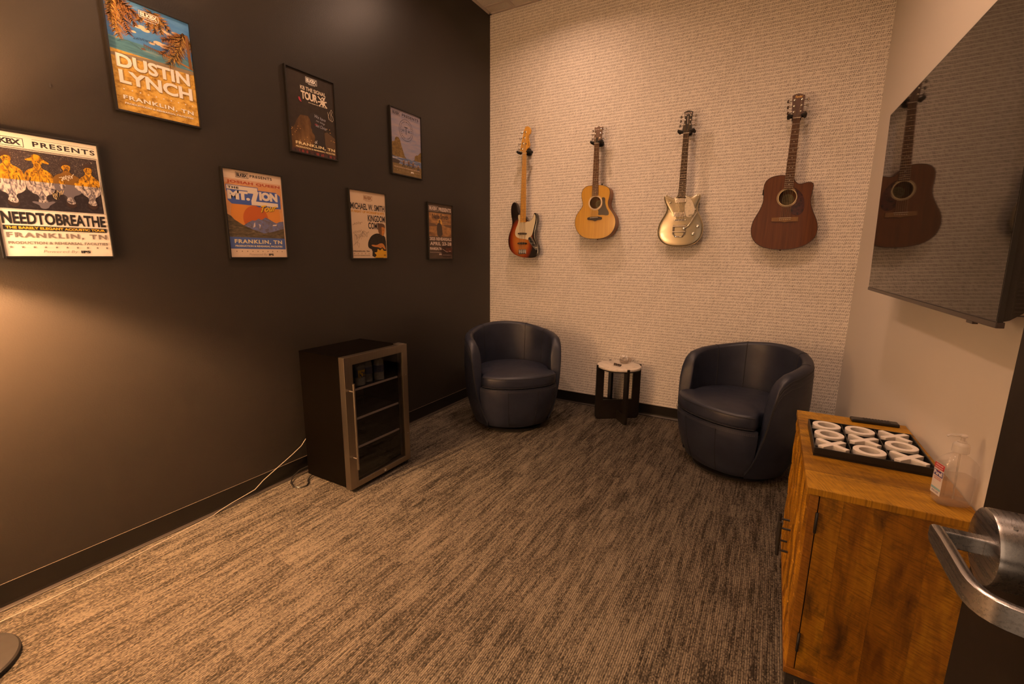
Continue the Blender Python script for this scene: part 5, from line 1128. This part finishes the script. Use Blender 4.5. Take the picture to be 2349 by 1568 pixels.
def art_signal(p):
    bg = grad_noise('print_dusk', [(.35, (.026, .019, .015)), (.7, (.034, .025, .020))], (1, 30, 30), 1, 2); p.rect(0, 1, 0, 1, bg)
    glow = grad_noise('print_glow', [(.2, (.03, .02, .014)), (.42, (.09, .045, .018)), (.70, (.20, .11, .045))], (1, 14, 10), 1, 4, .6, .9)
    p.poly([(.03, 1), (.03, .74), (.10, .68), (.16, .60), (.24, .53), (.40, .52), (.46, .58), (.47, .70), (.53, .76), (.55, 1)], glow); p.poly([(.75, 1), (.74, .68), (.80, .66), (.98, .72), (.98, 1)], C_('amber_dim', (.085, .048, .024)))
    sil = C_('silhouette', (.020, .015, .015))
    p.blob([(.40, 1), (.52, .80), (.52, .74), (.46, .71), (.47, .68), (.44, .66), (.46, .60), (.42, .54), (.45, .47), (.60, .45), (.72, .50), (.74, .62), (.70, .72), (.76, .86), (.78, 1)], sil)
    p.rect(0, 1, .95, 1, C_('crowd', (.055, .022, .02))); rnd = random.Random(4); red = C_('crowd_red', (.20, .03, .025)); spark = C_('spark', (.75, .42, .12))
    for i in range(22): u = rnd.uniform(.02, .97); p.blob([(u, .995), (u, .955+rnd.uniform(0, .02)), (u+.03, .95+rnd.uniform(0, .02)), (u+.045, .995)], red if i % 2 else sil, 1)
    for i in range(16): p.disc(rnd.uniform(.03, .45), rnd.uniform(.68, .86), .006, spark, 8)
    for u, t in ((.80, .62), (.86, .62), (.87, .66), (.72, .30), (.88, .76), (.93, .765), (.96, .77)): p.disc(u, t, .007, IWH if t < .6 else spark, 8)
    p.logo(.395, .635, .042, .112, IWH); p.text('PRESENTS', .45, .59, .118, .127, IWH, .02)
    cr = C_('cream_letters', (.66, .56, .44)); p.text('KB THE SIGNAL', .275, .815, .165, .212, cr, .02, sp=.95); p.text('TOUR', .28, .625, .225, .325, cr, .04, sp=.9)
    p.line([(.64, .23), (.83, .35)], .0035, cr); p.line([(.63, .30), (.83, .275)], .0035, cr); p.line([(.80, .22), (.66, .35)], .0028, cr); p.text('$', .70, .79, .225, .345, cr, .04)
    p.text('WITH TEDASHII AND TREY THE TRUTH', .42, .82, .343, .356, cr, .02)
    p.blob([(.21, .32), (.25, .31), (.27, .35), (.29, .37), (.24, .365)], C_('crimson', (.35, .03, .05)))
    bl = C_('pale_blue_script', (.36, .36, .42)); p.text('We have', .54, .78, .475, .515, bl, 0, .4, .02); p.text('no king', .56, .76, .535, .565, bl, 0, .4, .02); p.text('but Christ', .55, .79, .585, .625, bl, 0, .4, .02); p.text('but', .53, .60, .588, .610, C_('crimson', (.35, .03, .05)), .02, .4)
    p.line([(.835, .395), (.86, .49)], .0007, cr); p.line([(.885, .385), (.85, .45), (.885, .50)], .0007, cr); p.line([(.91, .50), (.905, .37), (.925, .35), (.945, .375), (.92, .42), (.955, .44), (.96, .48), (.93, .505), (.89, .49)], .0007, cr); p.scrawl(.50, .82, .06, .05, IWH, 2, 9, .0008)
    ye = C_('pale_gold', (.72, .58, .32)); p.text('FRANKLIN, TN', .10, .955, .865, .908, ye, .035, sp=1.1); p.text('PRODUCTION & REHEARSAL FACILITIES', .10, .955, .921, .941, ye, .035)
def art_mountain(p):
    cream = C_('sand_paper', (.56, .43, .32)); p.rect(0, 1, 0, 1, cream)
    skyo = grad_noise('print_orange_sky', [(.3, (.46, .22, .09)), (.7, (.52, .27, .12))], (1, 40, 40), 1, 3); p.rect(0, .985, .10, .765, skyo)
    p.rect(0, .985, .10, .15, C_('peach', (.50, .30, .19)))
    d = [(.5+.43*math.cos(a), .50+.43*.72*math.sin(a)) for a in [2*PI*i/48 for i in range(48)]]; p.poly([(max(0, min(.985, u)), max(.2, min(.76, t))) for u, t in d], C_('orange', (.50, .19, .035)))
    p.disc(.485, .545, .22, C_('rust_sun', (.38, .085, .018)), 48)
    rock = grad_noise('print_rock', [(.3, (.07, .06, .06)), (.46, (.13, .12, .17)), (.6, (.11, .13, .29)), (.76, (.38, .33, .36))], (1, 34, 46), 1, 6, .7, 1, 0, 1)
    dkr = grad_noise('print_slope', [(.35, (.045, .036, .025)), (.55, (.10, .075, .045)), (.8, (.24, .18, .11))], (1, 20, 90), 1, 6, .7, 1, 0, 1)
    p.poly([(.25, .63), (.34, .59), (.42, .56), (.46, .565), (.53, .535), (.58, .55), (.655, .515), (.72, .535), (.80, .565), (.85, .58), (.90, .56), (.985, .55), (.985, .765), (.2, .765)], rock)
    p.poly([(0, .50), (.07, .525), (.12, .565), (.25, .62), (.40, .665), (.60, .71), (.75, .69), (.985, .64), (.985, .765), (0, .765)], dkr)
    for P in (((.44, .60), (.46, .58), (.46, .63), (.42, .65)), ((.52, .60), (.56, .61), (.54, .64), (.53, .66), (.535, .62)), ((.78, .60), (.86, .59), (.84, .61), (.77, .615))): p.poly(list(P), C_('snow', (.50, .40, .36)))
    p.logo(.205, .415, .020, .082, INK); p.text('PRESENTS', .44, .83, .032, .063, INK, .03, sp=1.2)
    p.text('JOSIAH QUEEN', .05, .965, .118, .158, C_('brick', (.33, .06, .02)), .05, sp=1.1)
    nv = C_('banner_blue', (.045, .085, .30)); wh = C_('banner_white', (.58, .50, .42))
    p.poly([(.03, .172), (.56, .172), (.56, .205), (.88, .205), (.955, .245), (.955, .400), (.55, .400), (.50, .385), (.10, .385), (.04, .345), (.04, .26), (.03, .24)], nv)
    p.poly([(.04, .178), (.55, .178), (.55, .222), (.04, .222)], wh); p.text('THE', .06, .235, .187, .212, INK, .05, sp=1.2)
    p.text('MT.', .045, .41, .232, .335, wh, .07, sp=.9)
    p.poly([(.38, .222), (.565, .222), (.565, .195), (.565, .228), (.51, .335), (.905, .335), (.905, .380), (.43, .380), (.43, .33), (.475, .248), (.38, .248)], wh); p.text('ION', .575, .905, .215, .318, wh, .07, sp=.95)
    p.text('Tour', .585, .885, .385, .465, INK, .05, .45, -.035); p.text('Tour', .580, .880, .380, .460, C_('yellow', (.60, .36, .02)), .03, .45, -.035)
    p.rect(0, .985, .765, .900, C_('blue_band', (.055, .095, .27))); le = C_('band_letters', (.58, .48, .28)); p.text('FRANKLIN, TN', .085, .925, .790, .845, le, .035, sp=1.15); p.text('PRODUCTION & REHEARSAL FACILITIES', .09, .925, .857, .878, le, .035)
    p.stars(.105, .91, .930, .012, INK); p.text('Powered By', .31, .63, .955, .985, TAN, -.012, .2); p.text('IPS', .655, .745, .956, .982, INK, .05)
def art_coast(p):
    sky = grad_noise('print_dusk_sky', [(.3, (.17, .19, .30)), (.55, (.29, .24, .27)), (.8, (.38, .28, .24))], (1, 7, 34), 1, 4, .6, .7, .4, .5); p.rect(0, 1, 0, .8, sky)
    rk = grad_noise('print_sea_stack', [(.3, (.05, .033, .015)), (.5, (.16, .10, .035)), (.75, (.27, .175, .06))], (1, 36, 44), 1, 6, .7)
    p.poly([(0, .54), (.05, .51), (.11, .50), (.13, .45), (.17, .425), (.24, .425), (.29, .46), (.33, .54), (.38, .62), (.43, .70), (.50, .735), (.45, .76), (0, .73)], rk)
    p.poly([(.68, .735), (.76, .72), (.78, .65), (.84, .63), (.88, .63), (.97, .575), (1, .57), (1, .80), (.72, .78)], rk)
    sea = grad_noise('print_surf', [(.35, (.04, .075, .16)), (.52, (.12, .15, .25)), (.6, (.42, .38, .38)), (.8, (.54, .48, .45))], (1, 9, 80), 1, 5, .7); p.rect(0, 1, .73, .86, sea)
    p.poly([(.0, .77), (.22, .775), (.27, .80), (.22, .84), (0, .835)], C_('boat', (.045, .03, .025)))
    sd = grad_noise('print_dusk_sand', [(.3, (.13, .085, .035)), (.7, (.20, .135, .06))], (1, 20, 60), 1, 4); p.rect(0, 1, .835, 1, sd)
    fg = C_('figure_blue', (.035, .035, .055)); sk = C_('skin_dim', (.30, .15, .06))
    for u, t in ((.38, .76), (.55, .755), (.70, .765), (.88, .79)):
        p.poly([(u-.03, t+.02), (u+.04, t+.02), (u+.03, t+.06), (u-.02, t+.06)], C_('shirt_brown', (.10, .055, .035))); p.poly([(u-.02, t+.06), (u+.03, t+.06), (u+.055, t+.105), (u+.03, t+.105), (u+.01, t+.075), (u-.03, t+.105), (u-.05, t+.10)], fg); p.disc(u+.01, t+.008, .018, sk, 12)
        p.line([(u+.03, t+.03), (u+.10, t+.05)], .0016, sk); p.line([(u-.02, t+.03), (u-.09, t+.035)], .0016, sk)
    slate = C_('slate_ink', (.035, .035, .06)); p.logo(.055, .315, .030, .095, slate); p.text('PRESENTS', .375, .935, .040, .085, slate, .035, sp=1.15); p.rect(.375, .94, .100, .103, slate)
    p.ring(.5, .285, .235, .008, slate); p.text('W', .355, .445, .275, .315, slate, .0); p.text('T', .445, .555, .232, .345, slate, -.005); p.text('K', .57, .65, .275, .315, slate, 0)
    word = 'WE THE KINGDOM'
    for i, chh in enumerate('WETHEKINGDOM'):
        a = R(-150+120*i/11); u, t = .5+.185*math.cos(a), .285+.185*.717*math.sin(a); p.text(chh, u-.009, u+.009, t-.009, t+.009, slate, .02)
    for sd_ in (-1, 1):
        for i in range(8):
            a = R(90+sd_*(18+i*13)); u, t = .5+.18*math.cos(a), .285+.18*.717*math.sin(a); p.poly([(u-.014, t+.003), (u, t-.009), (u+.014, t-.002), (u, t+.007)], slate)
    pk = C_('pinkish_letters', (.50, .36, .28)); p.text('PRODUCTION & REHEARSAL FACILITIES', .07, .93, .880, .897, pk, .02); p.stars(.08, .25, .935, .012, pk, 3); p.stars(.76, .94, .935, .012, pk, 4); p.text('Powered By', .30, .58, .925, .945, TAN, -.01, .2); p.text('IPS', .62, .715, .922, .948, IWH, .05)
def art_smith(p):
    pap = C_('warm_paper', (.50, .375, .26)); p.rect(0, 1, 0, 1, pap)
    p.logo(.375, .625, .055, .125, C_('rust_ink', (.20, .09, .035))); p.text('PRESENTS', .43, .58, .133, .142, C_('rust_ink', (.20, .09, .035)), .02)
    p.text('MICHAEL W. SMITH', .02, .975, .180, .272, INK, .03); p.text('A NIGHT OF WORSHIP & HITS', .03, .96, .285, .322, C_('dull_gold', (.40, .19, .008)), .04)
    p.text('KINGDOM', .475, .975, .340, .440, INK, .03); p.text('COME', .475, .80, .452, .552, INK, .03)
    jk = grad_noise('print_black_jacket', [(.4, (.016, .012, .010)), (.8, (.035, .027, .022))], (1, 60, 60), 1, 3); fc = C_('face_orange', (.42, .16, .035)); fs_ = C_('face_shade', (.13, .055, .02)); hr = C_('hair_brown', (.09, .045, .025))
    p.blob([(.55, 1.0), (.57, .87), (.46, .845), (.44, .80), (.46, .74), (.53, .67), (.62, .63), (.74, .61), (.90, .63), (.98, .68), (.985, .90), (.985, 1.0)], jk, 1)
    p.blob([(.76, .60), (.76, .52), (.80, .47), (.92, .47), (.97, .52), (.95, .60), (.90, .655), (.82, .63)], fs_); p.blob([(.86, .50), (.95, .50), (.965, .56), (.94, .62), (.89, .655), (.86, .63), (.87, .57)], fc)
    p.blob([(.75, .56), (.75, .49), (.79, .455), (.88, .45), (.96, .47), (.975, .53), (.94, .515), (.86, .505), (.80, .53), (.78, .57)], hr); p.line([(.89, .555), (.93, .557)], .0012, INK); p.line([(.89, .615), (.93, .618)], .001, INK)
    p.blob([(.53, .80), (.58, .79), (.70, .80), (.78, .77), (.88, .765), (.93, .80), (.97, .86), (.94, .87), (.86, .82), (.82, .85), (.76, .83), (.60, .825)], fc)
    for k in range(4): p.line([(.76+.03*k, .785), (.77+.03*k, .825)], .0009, fs_)
    yb = C_('burst_yellow', (.50, .26, .01))
    p.poly([(.62, .995), (.68, .955), (.62, .915), (.70, .905), (.72, .855), (.79, .88), (.86, .845), (.90, .885), (.985, .885), (.985, .995)], yb); p.text('Powered By', .72, .88, .948, .962, TAN, 0, .2); p.text('IPS', .90, .965, .946, .964, INK, .05)
    p.scrawl(.06, .47, .24, .05, INK, 3, 16, .0005); p.scrawl(.06, .59, .22, .06, INK, 9, 16, .0005); p.line([(.04, .81), (.18, .74), (.30, .62), (.33, .585), (.30, .66), (.26, .72)], .0005, INK); p.scrawl(.10, .62, .36, .14, INK, 7, 26, .0005); p.line([(.10, .79), (.08, .66), (.13, .65), (.15, .80), (.19, .84), (.21, .78), (.14, .76)], .0005, INK)
    p.text('FRANKLIN, TN', .035, .475, .885, .908, INK, .035, sp=1.15); p.stars(.055, .46, .932, .016, C_('rust_ink', (.20, .09, .035)), 5); p.text('PRODUCTION & REHEARSAL FACILITIES', .03, .485, .956, .965, INK, .02)
def art_rehearsal(p):
    bg = grad_noise('print_brown_paper', [(.35, (.065, .044, .032)), (.65, (.085, .058, .042))], (1, 20, 50), 1, 4); p.rect(0, 1, 0, 1, bg)
    pkk = C_('blush_letters', (.56, .44, .37)); p.rect(.03, .405, .045, .135, bg); p.logo(.03, .405, .045, .135, pkk); p.text('PRESENTS', .435, .955, .058, .130, pkk, .04)
    sun = grad_noise('print_sunset', [(.3, (.12, .06, .035)), (.5, (.30, .155, .065)), (.7, (.46, .24, .09))], (1, 12, 26), 1, 5, .6, 1, 0, .5); p.rect(.035, .945, .165, .590, sun)
    p.disc(.47, .335, .09, C_('low_sun', (.62, .33, .05)), 20); p.poly([(.035, .345), (.25, .36), (.40, .40), (.035, .415)], C_('hill_brown', (.13, .07, .04))); p.poly([(.60, .37), (.945, .36), (.945, .42), (.70, .40)], C_('hill_brown', (.13, .07, .04)))
    co = C_('coat', (.055, .038, .030)); p.blob([(.35, .57), (.34, .40), (.38, .35), (.43, .335), (.50, .345), (.55, .39), (.57, .50), (.585, .545), (.53, .575), (.50, .59), (.40, .59)], co, 1); p.disc(.455, .315, .042, C_('head_brown', (.14, .07, .03)), 16, .034)
    p.text('Nate Smith', .16, .83, .180, .270, INK, .02, .0); p.scrawl(.58, .31, .22, .03, C_('tan_pen', (.45, .33, .18)), 4, 14, .0006)
    p.text('2025 REHEARSALS', .045, .955, .605, .665, pkk, .04); p.text('APRIL 23-28', .055, .95, .690, .755, pkk, .04, sp=1.1)
    p.blob([(.42, .82), (.55, .76), (.96, .76), (.985, .98), (.60, .98), (.50, .93), (.46, .88)], C_('dark_car', (.028, .012, .009)), 1); p.poly([(.70, .80), (.96, .80), (.96, .88), (.72, .87)], C_('car_red', (.085, .022, .012))); p.line([(.56, .82), (.74, .875), (.80, .875)], .0012, pkk); p.rect(.84, .92, .855, .862, pkk)
    p.text('FRANKLIN, TN', .045, .52, .790, .850, pkk, .04, sp=.9); p.text('PRODUCTION & REHEARSAL', .05, .52, .878, .888, pkk, .02); p.text('IPS', .42, .525, .905, .935, pkk, .06); p.text('FACILITIES FRANKLIN TN', .56, .94, .928, .936, pkk, .02)
PST = [(-2.864, 1.9065, 'framed beach poster with palms and big white letters, highest on the dark wall', art_beach),
 (-3.265, 1.3125, 'framed black and mustard band poster nearest the camera on the dark wall', art_band),
 (-2.084, 1.8935, 'framed dark concert poster with a silhouetted figure and white tour lettering', art_signal),
 (-2.473, 1.3085, 'framed poster with orange sky, red sun and blue mountains', art_mountain),
 (-1.304, 1.8930, 'framed dusk beach poster with sea stacks and a round emblem, highest near the corner', art_coast),
 (-1.697, 1.3020, 'framed tan poster of a man in black above a yellow starburst', art_smith),
 (-.930, 1.2960, 'framed brown sunset poster with pale lettering, nearest the room corner', art_rehearsal)]
for y0, z0, lab, art in PST: poster(y0, z0, lab, art)
# nick in the paint where a hook once was
m = MB(); m.add([(.0, -3.056, 1.955), (.0, -3.050, 1.955), (.0035, -3.051, 1.938), (.003, -3.056, 1.938), (0, -3.053, 1.934)], [(0, 1, 2, 3), (3, 2, 4), (0, 3, 4), (1, 4, 2)])
m.build('torn_paint', DARKWALL, bpy.data.objects['wall_left'], origin=(0, 0, 0))
for o in bpy.data.objects:
    if '_w' in o: del o['_w']
